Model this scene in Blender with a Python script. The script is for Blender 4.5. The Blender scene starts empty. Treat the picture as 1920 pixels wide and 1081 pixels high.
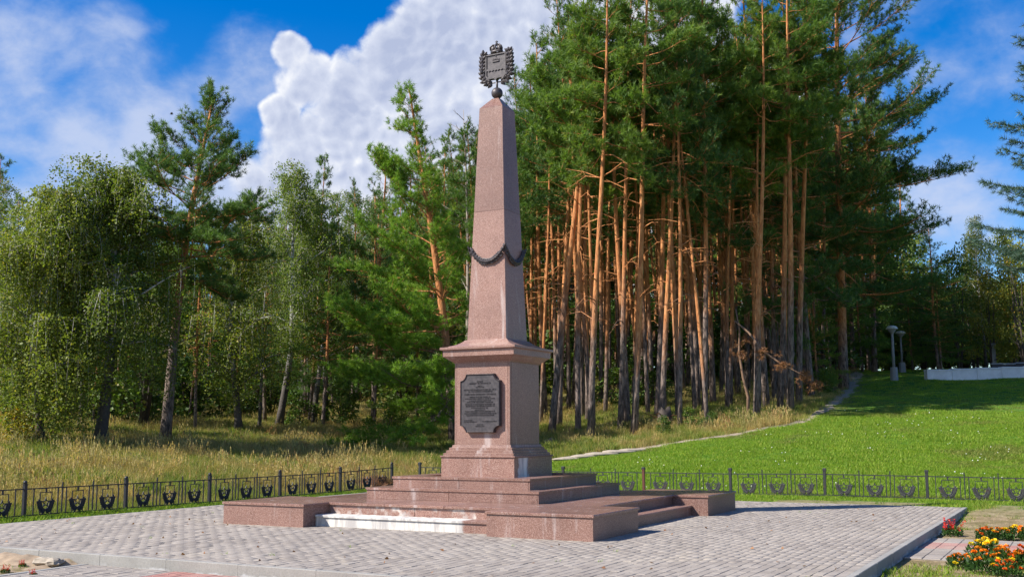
import bpy, math, random
import numpy as np
from mathutils import Vector, Matrix

# ------------------------------------------------------------------ camera
SC = bpy.context.scene
COL = SC.collection
FPX, YAW, PITCH, ROLL = 2011.25, 0.4921, 0.1328, -0.0029
CAM = np.array([8.4803, -15.3069, 1.3332])
_F = np.array([-math.sin(YAW)*math.cos(PITCH), math.cos(YAW)*math.cos(PITCH), math.sin(PITCH)])
_R = np.array([math.cos(YAW), math.sin(YAW), 0.0])
_U = np.cross(_R, _F)
_R, _U = _R*math.cos(ROLL)+_U*math.sin(ROLL), _U*math.cos(ROLL)-_R*math.sin(ROLL)

cd = bpy.data.cameras.new('camera')
cd.sensor_width = 36.0
cd.lens = FPX/1920*36.0
cd.clip_start = 0.1
cd.clip_end = 3000
cam = bpy.data.objects.new('camera', cd)
COL.objects.link(cam)
m = Matrix.Identity(4)
for i in range(3):
    m[i][0], m[i][1], m[i][2], m[i][3] = _R[i], _U[i], -_F[i], CAM[i]
cam.matrix_world = m
SC.camera = cam

# ------------------------------------------------------------------ light
SUN_EL = math.radians(42)
SUN_AZ = np.array([-0.70, -0.714])           # horizontal direction towards the sun
SUN_AZ = SUN_AZ/np.linalg.norm(SUN_AZ)
SUN_DIR = np.array([SUN_AZ[0]*math.cos(SUN_EL), SUN_AZ[1]*math.cos(SUN_EL), math.sin(SUN_EL)])
sl = bpy.data.lights.new('sun', 'SUN')
sl.energy = 5.0
sl.angle = math.radians(0.5)
sl.color = (1.0, 0.945, 0.86)
sun = bpy.data.objects.new('sun', sl)
COL.objects.link(sun)
sun.rotation_euler = Vector(SUN_DIR).to_track_quat('Z', 'Y').to_euler()
sun.location = (-20, -20, 30)

SC.view_settings.view_transform = 'Standard'
SC.view_settings.look = 'None'
SC.view_settings.exposure = 0.78
SC.view_settings.gamma = 1.0
SC.view_settings.use_curve_mapping = False
SC.render.engine = 'CYCLES'
SC.cycles.max_bounces = 4
SC.cycles.diffuse_bounces = 2
SC.cycles.glossy_bounces = 2
SC.cycles.transmission_bounces = 3
SC.cycles.transparent_max_bounces = 4
SC.cycles.use_denoising = True


def pdir(u, v):
    d = _F + _R*(u-960)/FPX + _U*(540.5-v)/FPX
    return d/np.linalg.norm(d)


class NT:
    """small helper round a node tree"""
    def __init__(self, tree):
        self.t = tree
        self.n = tree.nodes
        self.l = tree.links

    def node(self, kind, **kw):
        n = self.n.new(kind)
        for k, v in kw.items():
            setattr(n, k, v)
        return n

    def put(self, sock, val):
        if val is None:
            return
        if isinstance(val, bpy.types.NodeSocket):
            self.l.new(val, sock)
        else:
            sock.default_value = val

    def math(self, op, a, b=None, c=None, clamp=False):
        n = self.node('ShaderNodeMath', operation=op, use_clamp=clamp)
        self.put(n.inputs[0], a)
        if b is not None:
            self.put(n.inputs[1], b)
        if c is not None:
            self.put(n.inputs[2], c)
        return n.outputs[0]

    def vmath(self, op, a, b=None, out=0):
        n = self.node('ShaderNodeVectorMath', operation=op)
        self.put(n.inputs[0], a)
        if b is not None:
            if op == 'SCALE':
                self.put(n.inputs[3], b)
            else:
                self.put(n.inputs[1], b)
        return n.outputs['Value' if out else 'Vector']

    def noise(self, vec, scale, detail=4, rough=0.55, col=False, dist=0.0):
        n = self.node('ShaderNodeTexNoise')
        self.put(n.inputs['Vector'], vec)
        n.inputs['Scale'].default_value = scale
        n.inputs['Detail'].default_value = detail
        n.inputs['Roughness'].default_value = rough
        n.inputs['Distortion'].default_value = dist
        return n.outputs['Color' if col else 'Fac']

    def ramp(self, fac, stops, interp='LINEAR'):
        n = self.node('ShaderNodeValToRGB')
        n.color_ramp.interpolation = interp
        e = n.color_ramp.elements
        while len(e) < len(stops):
            e.new(0.5)
        for k, (p, c) in enumerate(stops):
            e[k].position = p
            e[k].color = (c[0], c[1], c[2], 1)
        self.put(n.inputs['Fac'], fac)
        return n.outputs['Color']

    def smooth(self, v, a, b, lo=0.0, hi=1.0):
        n = self.node('ShaderNodeMapRange', interpolation_type='SMOOTHSTEP')
        self.put(n.inputs['Value'], v)
        n.inputs['From Min'].default_value = a
        n.inputs['From Max'].default_value = b
        n.inputs['To Min'].default_value = lo
        n.inputs['To Max'].default_value = hi
        return n.outputs['Result']

    def mix(self, fac, a, b, blend='MIX'):
        n = self.node('ShaderNodeMix', data_type='RGBA', blend_type=blend)
        self.put(n.inputs['Factor'], fac)
        self.put(n.inputs[6], a if isinstance(a, bpy.types.NodeSocket) else (*a[:3], 1))
        self.put(n.inputs[7], b if isinstance(b, bpy.types.NodeSocket) else (*b[:3], 1))
        return n.outputs[2]


# ------------------------------------------------------------------ sky
W = bpy.data.worlds.new('World')
SC.world = W
W.use_nodes = True
wt = NT(W.node_tree)
wt.n.clear()
out = wt.node('ShaderNodeOutputWorld')
bg = wt.node('ShaderNodeBackground')
bg.inputs['Strength'].default_value = 0.13
sky = wt.node('ShaderNodeTexSky', sky_type='NISHITA')
sky.sun_disc = False
sky.sun_elevation = SUN_EL
sky.sun_rotation = math.atan2(SUN_AZ[0], SUN_AZ[1])
sky.altitude = 200
sky.air_density = 1.0
sky.dust_density = 0.4
sky.ozone_density = 2.5
hsv = wt.node('ShaderNodeHueSaturation')
hsv.inputs['Saturation'].default_value = 1.52
hsv.inputs['Hue'].default_value = .512
hsv.inputs['Value'].default_value = .78
wt.l.new(sky.outputs[0], hsv.inputs['Color'])
tc = wt.node('ShaderNodeTexCoord')
D = tc.outputs['Generated']
Dn = wt.vmath('NORMALIZE', D)
# cloud masses: photo direction, angular radius (rad), weight; first the heaped cloud, then thin veils
HEAPED = [(915, 20, .070, 1.0), (845, 70, .060, 1.0), (770, 120, .050, 1.0), (715, 130, .030, .9), (690, 190, .050, 1.0), (800, 210, .080, 1.0), (900, 170, .090, 1.0), (640, 260, .050, 1.0), (560, 290, .042, 1.0), (700, 310, .085, 1.0),
          (548, 100, .020, .95), (575, 150, .030, 1.0), (530, 215, .022, .9), (1000, 120, .090, 1.0), (1290, 25, .050, .9), (1080, 300, .14, 1.0), (1300, 330, .14, 1.0), (600, 390, .080, 1.0), (1180, 110, .10, .9)]
VEILS = [(450, 130, .045, .75), (90, 110, .055, .80), (190, 125, .055, .85), (275, 100, .036, .62), (25, 200, .055, .75), (250, 215, .055, .85), (130, 285, .065, .85), (330, 270, .065, .9), (60, 350, .080, .9), (220, 360, .090, .95), (400, 350, .055, .95), (480, 290, .040, .7),
         (1800, 20, .120, .55), (1720, 150, .09, .45), (1790, 385, .060, .80), (1880, 350, .055, .60), (1720, 340, .050, .60)]


def masses(L, k0, k1, sm):
    fl = None
    for (u, v, r, w) in L:
        dp = wt.vmath('DOT_PRODUCT', Dn, tuple(pdir(u, v)), out=1)
        q = wt.smooth(dp, math.cos(r*k0), math.cos(r*k1), 0.0, w)
        fl = q if fl is None else wt.math('SMOOTH_MAX', fl, q, sm)
    return fl


inview = wt.smooth(wt.vmath('DOT_PRODUCT', Dn, tuple(pdir(960, 400)), out=1), 0.80, 0.90, 1.0, 0.0)
big = wt.math('MULTIPLY', wt.smooth(wt.noise(Dn, 2.6, 3), 0.48, 0.68, 0.0, 1.0), inview)
heap = wt.math('MAXIMUM', masses(HEAPED, 1.35, .35, .10), big)
veil = masses(VEILS, 1.6, .1, .12)
warp = wt.vmath('ADD', Dn, wt.vmath('SCALE', wt.noise(Dn, 9.0, 3, col=True), 0.035))


def billow(vec):
    """rounded lumps on two scales plus wispy detail"""
    res = None
    for sc_, w in ((30.0, .50), (78.0, .30)):
        vo = wt.node('ShaderNodeTexVoronoi', feature='SMOOTH_F1')
        wt.put(vo.inputs['Vector'], vec)
        vo.inputs['Scale'].default_value = sc_
        vo.inputs['Smoothness'].default_value = .25
        q = wt.math('MULTIPLY', wt.math('SUBTRACT', 0.50, vo.outputs['Distance']), w)
        res = q if res is None else wt.math('ADD', res, q)
    return wt.math('ADD', res, wt.math('MULTIPLY', wt.math('SUBTRACT', wt.noise(vec, 30.0, 10, .66), .5), .80))


n1 = billow(warp)
n2 = billow(wt.vmath('ADD', warp, tuple((np.array([-_R[0]*.6, -_R[1]*.6, .8]))*0.007)))
dens = wt.math('ADD', heap, wt.math('MULTIPLY', n1, 0.75))
a1 = wt.smooth(dens, 0.42, 0.80)
depth = wt.smooth(dens, 0.55, 1.15)
soft_n = wt.noise(warp, 6.0, 5, .55)
lit = wt.math('ADD', wt.math('MULTIPLY', wt.math('SUBTRACT', n1, n2), 1.5), wt.math('SUBTRACT', wt.math('ADD', .90, wt.math('MULTIPLY', wt.math('SUBTRACT', soft_n, .5), 2.0)), wt.math('MULTIPLY', depth, .58)), clamp=True)
ccol = wt.ramp(lit, [(0.05, (2.1, 2.4, 3.3)), (0.50, (3.05, 3.3, 4.0)), (0.95, (4.55, 4.6, 4.7))])
vn = wt.math('ADD', veil, wt.math('MULTIPLY', wt.math('SUBTRACT', wt.noise(wt.vmath('MULTIPLY', warp, (1, 1, 1.5)), 11.0, 8, .58), .5), 1.5))
a2 = wt.math('MULTIPLY', wt.smooth(vn, 0.36, 1.15), .85)
vcol = wt.ramp(a2, [(0.0, (1.5, 2.1, 3.5)), (0.8, (2.75, 3.1, 4.0))])
fin = wt.mix(a2, hsv.outputs[0], vcol)
fin = wt.mix(a1, fin, ccol)
wt.l.new(fin, bg.inputs['Color'])
wt.l.new(bg.outputs[0], out.inputs['Surface'])
try:
    W.cycles.sampling_method = 'MANUAL'
    W.cycles.sample_map_resolution = 512
except Exception:
    pass


# ------------------------------------------------------------------ materials
def new_mat(name):
    mt = bpy.data.materials.new(name)
    mt.use_nodes = True
    t = NT(mt.node_tree)
    b = t.n['Principled BSDF']
    return mt, t, b


def bump(t, b, h, strength=0.3, dist=0.01):
    n = t.node('ShaderNodeBump')
    n.inputs['Strength'].default_value = strength
    n.inputs['Distance'].default_value = dist
    t.put(n.inputs['Height'], h)
    t.l.new(n.outputs[0], b.inputs['Normal'])


def objco(t):
    return t.node('ShaderNodeTexCoord').outputs['Object']


def geopos(t):
    return t.node('ShaderNodeNewGeometry').outputs['Position']


def attr(t, name):
    n = t.node('ShaderNodeAttribute')
    n.attribute_name = name
    return n.outputs['Fac']


def orand(t):
    return t.node('ShaderNodeObjectInfo').outputs['Random']


def mat_granite(name, rough, stain=None, tone=1.0, grey=0.0):
    mt, t, b = new_mat(name)
    p = geopos(t)
    vo = t.node('ShaderNodeTexVoronoi')
    t.put(vo.inputs['Vector'], p)
    vo.inputs['Scale'].default_value = 110
    f = t.math('ADD', t.math('MULTIPLY', t.noise(p, 85, 3), 0.8), t.math('MULTIPLY', vo.outputs['Color'], 0.3))
    c = t.ramp(f, [(0.30, (.08*tone, .040*tone, .032*tone)), (0.44, (.205*tone, .112*tone, .088*tone)), (0.58, (.28*tone, .162*tone, .128*tone)), (0.74, (.41*tone, .29*tone, .245*tone))])
    if grey:
        c = t.mix(grey, c, (.285, .190, .158))
    lum = t.noise(p, 1.3, 4)
    c = t.mix(1.0, c, t.ramp(lum, [(0.3, (.80, .78, .78)), (0.7, (1.08, 1.05, 1.04))]), 'MULTIPLY')
    # each slab differs a little
    c = t.mix(1.0, c, t.ramp(orand(t), [(0, (.88, .87, .87)), (1, (1.10, 1.09, 1.08))]), 'MULTIPLY')
    # lime streaks running down
    sep = t.node('ShaderNodeSeparateXYZ')
    t.put(sep.inputs[0], p)
    comb = t.node('ShaderNodeCombineXYZ')
    t.put(comb.inputs[0], sep.outputs[0])
    t.put(comb.inputs[1], sep.outputs[1])
    t.put(comb.inputs[2], t.math('MULTIPLY', sep.outputs[2], 0.12))
    st = t.smooth(t.noise(comb.outputs[0], 5.5, 5, 0.6), 0.56, 0.74, 0, 0.45)
    c = t.mix(st, c, (.60, .54, .52))
    r = rough
    if stain:
        # thick lime bloom inside a box (x0,x1,y0,y1,z0,z1)
        k = None
        nn = t.math('MULTIPLY', t.math('SUBTRACT', t.noise(p, 7, 5), 0.5), 0.22)
        for ax, (lo, hi) in enumerate(stain):
            vv = t.math('ADD', sep.outputs[ax], nn)
            q = t.math('MULTIPLY', t.smooth(vv, lo-.03, lo+.03), t.smooth(vv, hi-.03, hi+.03, 1, 0))
            k = q if k is None else t.math('MULTIPLY', k, q)
        dirt = t.smooth(t.noise(comb.outputs[0], 9, 5, 0.65), 0.40, 0.62)
        c = t.mix(t.math('MULTIPLY', k, 0.93), c, t.mix(dirt, (.42, .40, .38), (.74, .71, .64)))
        r = t.math('ADD', t.math('MULTIPLY', k, 0.45), rough)
    t.put(b.inputs['Base Color'], c)
    t.put(b.inputs['Roughness'], r)
    b.inputs['Specular IOR Level'].default_value = 0.30
    return mt


def mat_iron(name, col, rough=0.5, metal=0.6, rust=0.25):
    mt, t, b = new_mat(name)
    p = geopos(t)
    n = t.noise(p, 14, 5)
    c = t.mix(t.smooth(n, 0.52, 0.72, 0, rust), col, (.13, .055, .03))
    t.put(b.inputs['Base Color'], c)
    t.put(b.inputs['Roughness'], t.math('ADD', t.math('MULTIPLY', n, 0.25), rough-0.12))
    b.inputs['Metallic'].default_value = metal
    return mt


def mat_bronze(name):
    mt, t, b = new_mat(name)
    p = geopos(t)
    n = t.noise(p, 18, 5)
    t.put(b.inputs['Base Color'], t.ramp(n, [(0.3, (.032, .028, .031)), (0.7, (.085, .073, .075))]))
    b.inputs['Metallic'].default_value = 0.25
    b.inputs['Roughness'].default_value = 0.50
    bump(t, b, t.noise(p, 60, 3), 0.25, 0.004)
    return mt


def mat_paver(name, lo, hi, worn=(.50, .47, .44)):
    mt, t, b = new_mat(name)
    p = geopos(t)
    k = t.math('FRACT', t.math('ADD', attr(t, 'tint'), orand(t)))
    c = t.mix(k, lo, hi)
    big = t.noise(p, 0.55, 5, 0.6)
    c = t.mix(t.smooth(big, 0.42, 0.66, 0, .55), c, worn)
    c = t.mix(t.smooth(t.noise(p, 2.6, 5, .65), .55, .75, 0, .40), c, tuple(x*.62 for x in lo))
    c = t.mix(t.smooth(t.noise(p, .9, 7, .7, dist=.8), .58, .66, 0, .35), c, (.40, .34, .26))
    c = t.mix(1.0, c, t.ramp(t.noise(p, 110, 2), [(0.25, (.74, .74, .74)), (0.75, (1.16, 1.16, 1.16))]), 'MULTIPLY')
    t.put(b.inputs['Base Color'], c)
    b.inputs['Roughness'].default_value = 0.85
    bump(t, b, t.noise(p, 160, 3), 0.35, 0.003)
    return mt


def mat_concrete(name, col, lime=0.0):
    mt, t, b = new_mat(name)
    p = geopos(t)
    c = t.mix(t.noise(p, 2.2, 6, .65), tuple(x*.62 for x in col), tuple(min(x*1.28, .9) for x in col))
    c = t.mix(1.0, c, t.ramp(t.noise(p, 70, 3), [(0.3, (.82,)*3), (0.7, (1.1,)*3)]), 'MULTIPLY')
    if lime:
        sep = t.node('ShaderNodeSeparateXYZ')
        t.put(sep.inputs[0], p)
        h = t.math('ADD', sep.outputs[2], t.math('MULTIPLY', t.math('SUBTRACT', t.noise(p, 4.5, 5), 0.5), 0.22))
        low = t.math('MULTIPLY', t.smooth(h, -.12, -.085, 1, 0), t.smooth(sep.outputs[0], -1.6, -0.6, 0, 1))
        c = t.mix(t.math('MULTIPLY', low, lime), c, (.46, .45, .44))
    t.put(b.inputs['Base Color'], c)
    b.inputs['Roughness'].default_value = 0.9
    bump(t, b, t.noise(p, 45, 5), 0.3, 0.006)
    return mt


def mat_leaf(name, lo, hi, alt=None, trans=0.30, altamt=0.25, rough=0.55):
    mt, t, b = new_mat(name)
    k = attr(t, 'tint')
    r = orand(t)
    c = t.mix(k, lo, hi)
    if alt:
        c = t.mix(t.smooth(t.math('FRACT', t.math('MULTIPLY', t.math('ADD', k, t.math('MULTIPLY', r, .35)), 7.31)), 1-altamt, 1.0), c, alt)
    c = t.mix(1.0, c, t.ramp(r, [(0, (.72, .80, .74)), (.5, (1, 1, 1)), (1, (1.22, 1.10, .95))]), 'MULTIPLY')
    t.put(b.inputs['Base Color'], c)
    b.inputs['Roughness'].default_value = rough
    b.inputs['Specular IOR Level'].default_value = 0.35
    tr = t.node('ShaderNodeBsdfTranslucent')
    t.put(tr.inputs['Color'], t.mix(1.0, c, (1.25, 1.35, .60), 'MULTIPLY'))
    mx = t.node('ShaderNodeMixShader')
    mx.inputs[0].default_value = trans
    t.l.new(b.outputs[0], mx.inputs[1])
    t.l.new(tr.outputs[0], mx.inputs[2])
    t.l.new(mx.outputs[0], t.n['Material Output'].inputs['Surface'])
    return mt


def mat_pinebark(name, change=(2.2, 5.5)):
    mt, t, b = new_mat(name)
    p = objco(t)
    sep = t.node('ShaderNodeSeparateXYZ')
    t.put(sep.inputs[0], p)
    comb = t.node('ShaderNodeCombineXYZ')
    t.put(comb.inputs[0], sep.outputs[0])
    t.put(comb.inputs[1], sep.outputs[1])
    t.put(comb.inputs[2], t.math('MULTIPLY', sep.outputs[2], 0.28))
    pl = t.noise(comb.outputs[0], 15, 5, .6, dist=.6)
    low = t.ramp(pl, [(0.36, (.035, .026, .022)), (0.52, (.165, .120, .098)), (0.70, (.31, .235, .195))])
    up = t.ramp(pl, [(0.30, (.24, .080, .025)), (0.52, (.50, .195, .062)), (0.72, (.60, .31, .125))])
    h = t.math('ADD', sep.outputs[2], t.math('MULTIPLY', t.math('SUBTRACT', t.noise(p, 1.1, 4), .5), 4.0))
    h = t.math('ADD', h, t.math('MULTIPLY', t.math('SUBTRACT', orand(t), .5), 2.2))
    c = t.mix(t.smooth(h, change[0], change[1]), low, up)
    t.put(b.inputs['Base Color'], c)
    b.inputs['Roughness'].default_value = 0.9
    bump(t, b, pl, 0.9, 0.05)
    return mt


def mat_birchbark(name):
    mt, t, b = new_mat(name)
    p = objco(t)
    sep = t.node('ShaderNodeSeparateXYZ')
    t.put(sep.inputs[0], p)
    comb = t.node('ShaderNodeCombineXYZ')
    t.put(comb.inputs[0], sep.outputs[0])
    t.put(comb.inputs[1], sep.outputs[1])
    t.put(comb.inputs[2], t.math('MULTIPLY', sep.outputs[2], 4.0))
    n = t.noise(comb.outputs[0], 4, 5, .6)
    c = t.ramp(n, [(0.38, (.06, .055, .05)), (0.47, (.40, .385, .36)), (0.7, (.62, .60, .56))])
    h = t.math('ADD', sep.outputs[2], t.math('MULTIPLY', t.math('SUBTRACT', t.noise(p, 2, 4), .5), 3.0))
    c = t.mix(t.smooth(h, 1.4, 4.2, 1, 0), c, t.mix(t.noise(p, 14, 4), (.022, .018, .016), (.12, .10, .085)))
    t.put(b.inputs['Base Color'], c)
    b.inputs['Roughness'].default_value = 0.85
    bump(t, b, t.noise(p, 16, 4), 0.6, 0.03)
    return mt


def mat_plain(name, col, rough=.8, var=.35, scale=20):
    mt, t, b = new_mat(name)
    p = geopos(t)
    c = t.mix(t.noise(p, scale, 4), tuple(x*(1-var) for x in col), tuple(min(1, x*(1+var)) for x in col))
    t.put(b.inputs['Base Color'], c)
    b.inputs['Roughness'].default_value = rough
    return mt


def mat_ground():
    mt, t, b = new_mat('soil_and_turf')
    p = geopos(t)
    lawn = attr(t, 'lawn')
    dry = attr(t, 'bare')
    n = t.noise(p, 1.1, 6, .6)
    n2 = t.noise(p, 9, 5, .6)
    meadow = t.ramp(t.math('ADD', t.math('MULTIPLY', n, .6), t.math('MULTIPLY', n2, .4)), [(0.35, (.075, .085, .022)), (0.5, (.17, .15, .05)), (0.65, (.24, .19, .09))])
    green = t.ramp(n2, [(0.3, (.045, .11, .012)), (0.7, (.10, .20, .025))])
    bare = t.ramp(t.noise(p, 5, 6, .65), [(0.32, (.11, .10, .035)), (0.5, (.27, .20, .12)), (0.7, (.38, .30, .20))])
    c = t.mix(lawn, meadow, green)
    c = t.mix(dry, c, bare)
    t.put(b.inputs['Base Color'], c)
    b.inputs['Roughness'].default_value = 1.0
    b.inputs['Specular IOR Level'].default_value = 0.1
    bump(t, b, t.noise(p, 22, 6), 0.7, 0.05)
    return mt


M = {}
M['granite'] = mat_granite('pink_granite', 0.42, tone=.88)
M['granite_shaft'] = mat_granite('pale_pink_granite', 0.38, tone=.95, grey=.20)
M['granite_top'] = mat_granite('polished_pink_granite', 0.24, tone=.92)
M['granite_stain'] = mat_granite('lime_stained_granite', 0.42, stain=((-1.7, .98), (-2.9, -2.43), (-.2, .40)))
M['granite_plinth'] = mat_granite('streaked_granite', 0.36, stain=((.60, .70), (-.52, -.20), (.60, .95)))
M['iron'] = mat_iron('black_iron', (.022, .022, .026), .5, .3, .22)
M['iron_grey'] = mat_iron('grey_iron', (.017, .019, .020), .65, .0, .25)
M['rust'] = mat_iron('rusty_iron', (.11, .035, .022), .7, .2, .6)
M['bronze'] = mat_bronze('dark_bronze')
M['paver'] = mat_paver('grey_paver', (.238, .203, .172), (.325, .284, .244), (.355, .31, .262))
M['paver_red'] = mat_paver('red_paver', (.34, .145, .115), (.40, .20, .165), (.38, .26, .22))
M['joint'] = mat_plain('sandy_joint', (.20, .17, .14), .95, .4, 30)
M['kerb'] = mat_concrete('kerb_concrete', (.29, .275, .25), .85)
M['white_wall'] = mat_concrete('whitewashed_block', (.74, .74, .73))
M['lamp_pole'] = mat_concrete('pale_lamp_pole', (.25, .26, .265))
M['lamp_glass'] = mat_plain('lamp_cover', (.52, .54, .50), .35, .1)
M['pine'] = mat_leaf('pine_needles', (.058, .130, .022), (.165, .265, .044), (.22, .29, .045), .42, .2)
M['pine_dark'] = mat_leaf('dark_pine_needles', (.042, .105, .028), (.118, .21, .046), (.16, .23, .045), .38, .16)
M['pine_bright'] = mat_leaf('young_pine_needles', (.080, .18, .020), (.185, .33, .038), (.23, .32, .04), .40, .2)
M['needle_dead'] = mat_leaf('dead_needles', (.20, .085, .035), (.33, .16, .07), None, .2)
M['spruce'] = mat_leaf('blue_spruce_needles', (.040, .085, .060), (.095, .155, .110), None, .15)
M['birch_leaf'] = mat_leaf('birch_leaves', (.11, .165, .022), (.26, .285, .048), (.35, .29, .05), .45, .16)
M['birch_pale'] = mat_leaf('pale_birch_leaves', (.13, .195, .030), (.27, .32, .060), (.34, .31, .07), .44, .18)
M['broad_leaf'] = mat_leaf('broad_leaves', (.042, .095, .019), (.12, .19, .034), (.18, .18, .03), .36, .18)
M['yellow_leaf'] = mat_leaf('yellowing_leaves', (.14, .16, .022), (.29, .26, .04), (.42, .22, .025), .40, .16)
M['shrub_leaf'] = mat_leaf('shrub_leaves', (.06, .13, .018), (.15, .23, .035), (.25, .24, .04), .34, .14)
M['pinebark'] = mat_pinebark('pine_bark')
M['pinebark_high'] = mat_pinebark('tall_pine_bark', (1.8, 4.4))
M['birchbark'] = mat_birchbark('birch_bark')
M['deadwood'] = mat_plain('grey_dead_wood', (.30, .25, .20), .9, .4)
M['brownwood'] = mat_plain('brown_dead_wood', (.20, .12, .075), .9, .4)
M['darkwood'] = mat_plain('dark_wood', (.07, .055, .045), .95, .4)
M['grass_dry'] = mat_leaf('dry_meadow_grass', (.26, .22, .065), (.50, .39, .165), (.34, .18, .09), .32, .2, .7)
M['grass_wild'] = mat_leaf('wild_green_grass', (.105, .17, .022), (.27, .29, .06), (.38, .31, .11), .34, .18, .7)
M['grass_lawn'] = mat_leaf('lawn_grass', (.125, .24, .012), (.265, .385, .034), (.36, .36, .08), .40, .22, .6)
M['soil'] = mat_plain('sandy_soil', (.30, .22, .145), 1.0, .5, 12)
M['path'] = mat_plain('trodden_earth', (.29, .235, .17), 1.0, .4, 5)
M['stone'] = mat_plain('pale_stone', (.33, .28, .22), .95, .35, 14)
M['flower_orange'] = mat_leaf('orange_petals', (.72, .17, .006), (.85, .30, .01), None, .25)
M['flower_deep'] = mat_leaf('deep_orange_petals', (.62, .085, .006), (.80, .17, .008), None, .25)
M['flower_yellow'] = mat_leaf('yellow_petals', (.80, .50, .008), (.90, .66, .015), None, .25)
M['flower_red'] = mat_leaf('red_petals', (.48, .018, .015), (.66, .05, .03), None, .25)
M['flower_white'] = mat_leaf('white_petals', (.72, .72, .70), (.85, .85, .82), None, .2)
M['flower_leaf'] = mat_leaf('marigold_leaves', (.020, .060, .012), (.055, .12, .022), None, .25)
M['ground'] = mat_ground()
M['bird'] = mat_plain('dark_feathers', (.03, .03, .035), .8)


# ------------------------------------------------------------------ mesh helpers
class MB:
    def __init__(self):
        self.v = []
        self.f = []

    def add(self, vs, fs):
        o = len(self.v)
        self.v.extend([tuple(map(float, x)) for x in vs])
        self.f.extend([tuple(i+o for i in q) for q in fs])
        return self

    def box(self, x0, x1, y0, y1, z0, z1, c=0.0):
        """box with a chamfer c along its upper edges"""
        if c <= 0:
            v = [(x0, y0, z0), (x1, y0, z0), (x1, y1, z0), (x0, y1, z0), (x0, y0, z1), (x1, y0, z1), (x1, y1, z1), (x0, y1, z1)]
            f = [(0, 3, 2, 1), (4, 5, 6, 7), (0, 1, 5, 4), (1, 2, 6, 5), (2, 3, 7, 6), (3, 0, 4, 7)]
        else:
            v = [(x0, y0, z0), (x1, y0, z0), (x1, y1, z0), (x0, y1, z0), (x0, y0, z1-c), (x1, y0, z1-c), (x1, y1, z1-c), (x0, y1, z1-c),
                 (x0+c, y0+c, z1), (x1-c, y0+c, z1), (x1-c, y1-c, z1), (x0+c, y1-c, z1)]
            f = [(0, 3, 2, 1), (8, 9, 10, 11), (0, 1, 5, 4), (1, 2, 6, 5), (2, 3, 7, 6), (3, 0, 4, 7), (4, 5, 9, 8), (5, 6, 10, 9), (6, 7, 11, 10), (7, 4, 8, 11)]
        return self.add(v, f)

    def stack(self, prof, cap=True):
        """square stack: profile of (half width, z) from bottom to top"""
        v, f = [], []
        for a, z in prof:
            v += [(-a, -a, z), (a, -a, z), (a, a, z), (-a, a, z)]
        for k in range(len(prof)-1):
            for i in range(4):
                j = (i+1) % 4
                f.append((4*k+i, 4*k+j, 4*k+4+j, 4*k+4+i))
        if cap:
            n = 4*(len(prof)-1)
            f += [(3, 2, 1, 0), (n, n+1, n+2, n+3)]
        return self.add(v, f)

    def prism(self, pts, y0, y1):
        """outline in x,z extruded along y"""
        n = len(pts)
        v = [(p[0], y0, p[1]) for p in pts]+[(p[0], y1, p[1]) for p in pts]
        f = [tuple(range(n)), tuple(range(2*n-1, n-1, -1))]
        for i in range(n):
            j = (i+1) % n
            f.append((i, i+n, j+n, j))
        return self.add(v, f)

    def tube(self, pts, rad, sides=6, cap=True):
        pts = [np.array(p, float) for p in pts]
        n = len(pts)
        v, f = [], []
        ref = np.array([0.13, 0.97, 0.21])
        for i, p in enumerate(pts):
            d = pts[min(i+1, n-1)]-pts[max(i-1, 0)]
            d = d/(np.linalg.norm(d)+1e-9)
            a = np.cross(d, ref)
            if np.linalg.norm(a) < .1:
                a = np.cross(d, np.array([1., 0, 0]))
            a = a/np.linalg.norm(a)
            b = np.cross(d, a)
            r = rad[i] if hasattr(rad, '__len__') else rad
            for k in range(sides):
                t = 2*math.pi*k/sides
                v.append(p+r*(a*math.cos(t)+b*math.sin(t)))
        for i in range(n-1):
            for k in range(sides):
                q = (k+1) % sides
                f.append((i*sides+k, i*sides+q, (i+1)*sides+q, (i+1)*sides+k))
        if cap:
            f.append(tuple(range(sides-1, -1, -1)))
            f.append(tuple((n-1)*sides+k for k in range(sides)))
        return self.add(v, f)

    def ball(self, c, r, seg=10, rings=7, sq=(1, 1, 1)):
        v = [(c[0], c[1], c[2]-r*sq[2])]
        f = []
        for i in range(1, rings):
            t = -math.pi/2+math.pi*i/rings
            for k in range(seg):
                a = 2*math.pi*k/seg
                v.append((c[0]+r*sq[0]*math.cos(t)*math.cos(a), c[1]+r*sq[1]*math.cos(t)*math.sin(a), c[2]+r*sq[2]*math.sin(t)))
        v.append((c[0], c[1], c[2]+r*sq[2]))
        for k in range(seg):
            q = (k+1) % seg
            f.append((0, 1+q, 1+k))
            for i in range(rings-2):
                f.append((1+i*seg+k, 1+i*seg+q, 1+(i+1)*seg+q, 1+(i+1)*seg+k))
            f.append((1+(rings-2)*seg+k, 1+(rings-2)*seg+q, len(v)-1))
        return self.add(v, f)

    def mesh(self, name, mat, smooth=False):
        me = bpy.data.meshes.new(name)
        me.from_pydata(self.v, [], self.f)
        me.materials.append(mat)
        if smooth:
            me.polygons.foreach_set('use_smooth', [True]*len(me.polygons))
        me.update()
        return me

    def build(self, name, mat, parent=None, smooth=False, loc=None):
        o = obj(name, self.mesh(name, mat, smooth), parent)
        if loc is not None:
            o.location = loc
        return o


def obj(name, me, parent=None, loc=None, rot=None, scale=None):
    o = bpy.data.objects.new(name, me)
    COL.objects.link(o)
    if parent is not None:
        o.parent = parent
    if loc is not None:
        o.location = loc
    if rot is not None:
        o.rotation_euler = rot
    if scale is not None:
        o.scale = scale
    return o


def tag(o, label=None, cat=None, group=None, kind=None):
    if label:
        o['label'] = label
    if cat:
        o['category'] = cat
    if group:
        o['group'] = group
    if kind:
        o['kind'] = kind
    return o


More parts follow.
